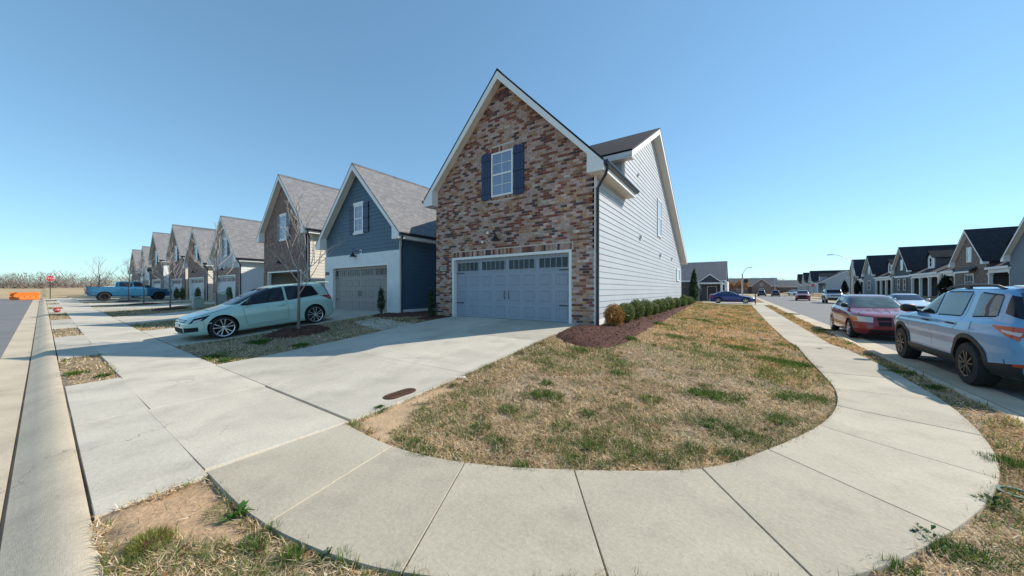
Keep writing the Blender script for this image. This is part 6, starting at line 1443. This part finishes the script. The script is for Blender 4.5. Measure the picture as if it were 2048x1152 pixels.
# orange barrier
root = thing('traffic_barrier', 'orange plastic traffic barrier closing the far left street', 'barrier', (-65, -.35, s_left(-65)-.08), R(90))
m = MB(); Lb = .95; prof = [(-.28, 0), (.28, 0), (.28, .12), (.12, .40), (.09, .82), (-.09, .82), (-.12, .40), (-.28, .12)]
m.prism([(-Lb, y, z) for y, z in prof], (2*Lb, 0, 0)); m.build('barrier_body', M['orange_plastic'], root)
for k in range(5): x = -.72+k*.36; m = MB(); m.box(x-.045, x+.045, -.20, .20, .2, .34); m.build('fork_slot', M['plastic_black'], root)
for x in (-.6, .6): m = MB(); m.lathe([(.05, .82), (.05, .86), (.001, .87)], 10, c=(x, 0, 0)); m.build('filler_cap', M['orange_plastic'], root)
# red ball, pedestals, covers, litter
x, y = P(114, 622.5, z=.32); root = thing('ball', 'small red ball lying on a far concrete apron', 'ball', (x, y, zf(x, y)+.02)); m = MB(); m.lathe([(.001, 0)]+[(.15*math.sin(R(a)), .15-.15*math.cos(R(a))) for a in range(20, 180, 20)]+[(.001, .3)], 14); m.build('ball_skin', M['red_ball'], root, smooth=80); m = MB(); m.lathe([(.152, .14), (.153, .15), (.152, .16)], 14, cap=False); m.build('seam', M['trim_white'], root)
for (x, y, h, lb) in ((-28.9, 7.3, 1.0, 'pale green utility cabinet behind the mint hatchback bonnet'), (-29.6, 6.3, .75, 'short pale utility pedestal left of the cabinet')):
    root = thing('utility_box', lb, 'utility box', (x, y, zf(x, y))); m = MB(); m.box(-.28, .28, -.25, .25, 0, h*.85); m.prism([(-.3, -.27, h*.85), (.3, -.27, h*.85), (.3, .27, h), (-.3, .27, h)], (0, 0, .04)); m.build('cabinet', M['box_green'], root); m = MB(); m.box(-.2, .2, -.262, -.252, .1, h*.75); m.build('door', M['box_green'], root)
cx, cy = P(800, 775, z=.17); ang = math.atan2(P(831, 768, .17)[1]-P(769, 783, .17)[1], P(831, 768, .17)[0]-P(769, 783, .17)[0])
L0 = math.dist(P(831, 768, .17), P(769, 783, .17))/2
root = thing('utility_cover', 'rusty oval iron utility cover set in the driveway', 'utility cover', (cx, cy, zf(cx, cy)+.034), ang)
sl_ = (zf(cx, cy+.1)-zf(cx, cy-.1))/.2
def stad(a, b, z, n=10):
    pts = []
    for k in range(n+1): t = R(-90+180*k/n); pts.append((a-b+b*math.cos(t), b*math.sin(t)))
    for k in range(n+1): t = R(90+180*k/n); pts.append((-(a-b)+b*math.cos(t), b*math.sin(t)))
    ca, sa = math.cos(ang), math.sin(ang); return [(x, y, z+(x*sa+y*ca)*sl_) for x, y in pts]
m = MB(); m.prism(stad(L0, L0*.5, -.01), (0, 0, .014)); m.build('rim', M['iron_rust'], root); m = MB(); m.prism(stad(L0*.95, L0*.45, .003), (0, 0, .006)); m.build('lid', M['iron_rust'], root)
m = MB()
for k in range(9):
    for q in range(3): x = (k-4)*L0*.19; y = (q-1)*L0*.16; ca, sa = math.cos(ang), math.sin(ang); z = .009+(x*sa+y*ca)*sl_; m.box(x-.012, x+.012, y-.012, y+.012, z, z+.005)
o = m.build('tread_studs', M['iron_rust'], root); o['kind'] = 'stuff'
x, y = P(2034, 992); root = thing('valve_box', 'open green irrigation valve box in the verge at the right edge', 'valve box', (x, y, zf(x, y))); m = MB(); m.lathe([(.075, -.1), (.075, .03), (.10, .03), (.10, .01), (.10, -.1)], 18, cap=False); m.build('rim', M['lid_green'], root); m = MB(); m.lathe([(.001, -.06), (.074, -.06)], 16, cap=False); m.build('well', M['arch_black'], root)
x, y = P(918, 772); root = thing('litter', 'scrap of white paper litter on the bare strip by the driveway', 'litter', (x, y, zf(x, y)+.02), .6); m = MB(); m.v = [(-.12, -.02, 0), (-.05, .02, .02), (.02, .01, .005), (.1, .03, .02), (.12, -.01, 0), (.03, -.03, .015), (-.05, -.03, 0)]; m.f = [(0, 6, 1), (6, 5, 2, 1), (5, 4, 3, 2)]; m.m = [0]*3; m.build('paper', M['litter'], root)
# black metal fence behind the corner house
root = thing('metal_fence', 'black metal picket fence behind the corner house', 'fence', (-3.2, 28.4, .5)); A = Vector((-3.5, 28.0, 0)); B = Vector((-3.0, 38.0, 0)); n = 46
for k in range(n+1):
    p = A.lerp(B, k/n); m = MB(); g_ = zf(p.x, p.y); m.box(p.x-.009, p.x+.009, p.y-.009, p.y+.009, g_-.05, g_+1.4); m.build('picket', M['black_metal'], root, (-3.2, 28.4, .5))
for z in (.25, 1.3): m = MB(); m.bar((A.x, A.y, zf(A.x, A.y)+z), (B.x, B.y, zf(B.x, B.y)+z), .03); m.build('rail', M['black_metal'], root, (-3.2, 28.4, .5))
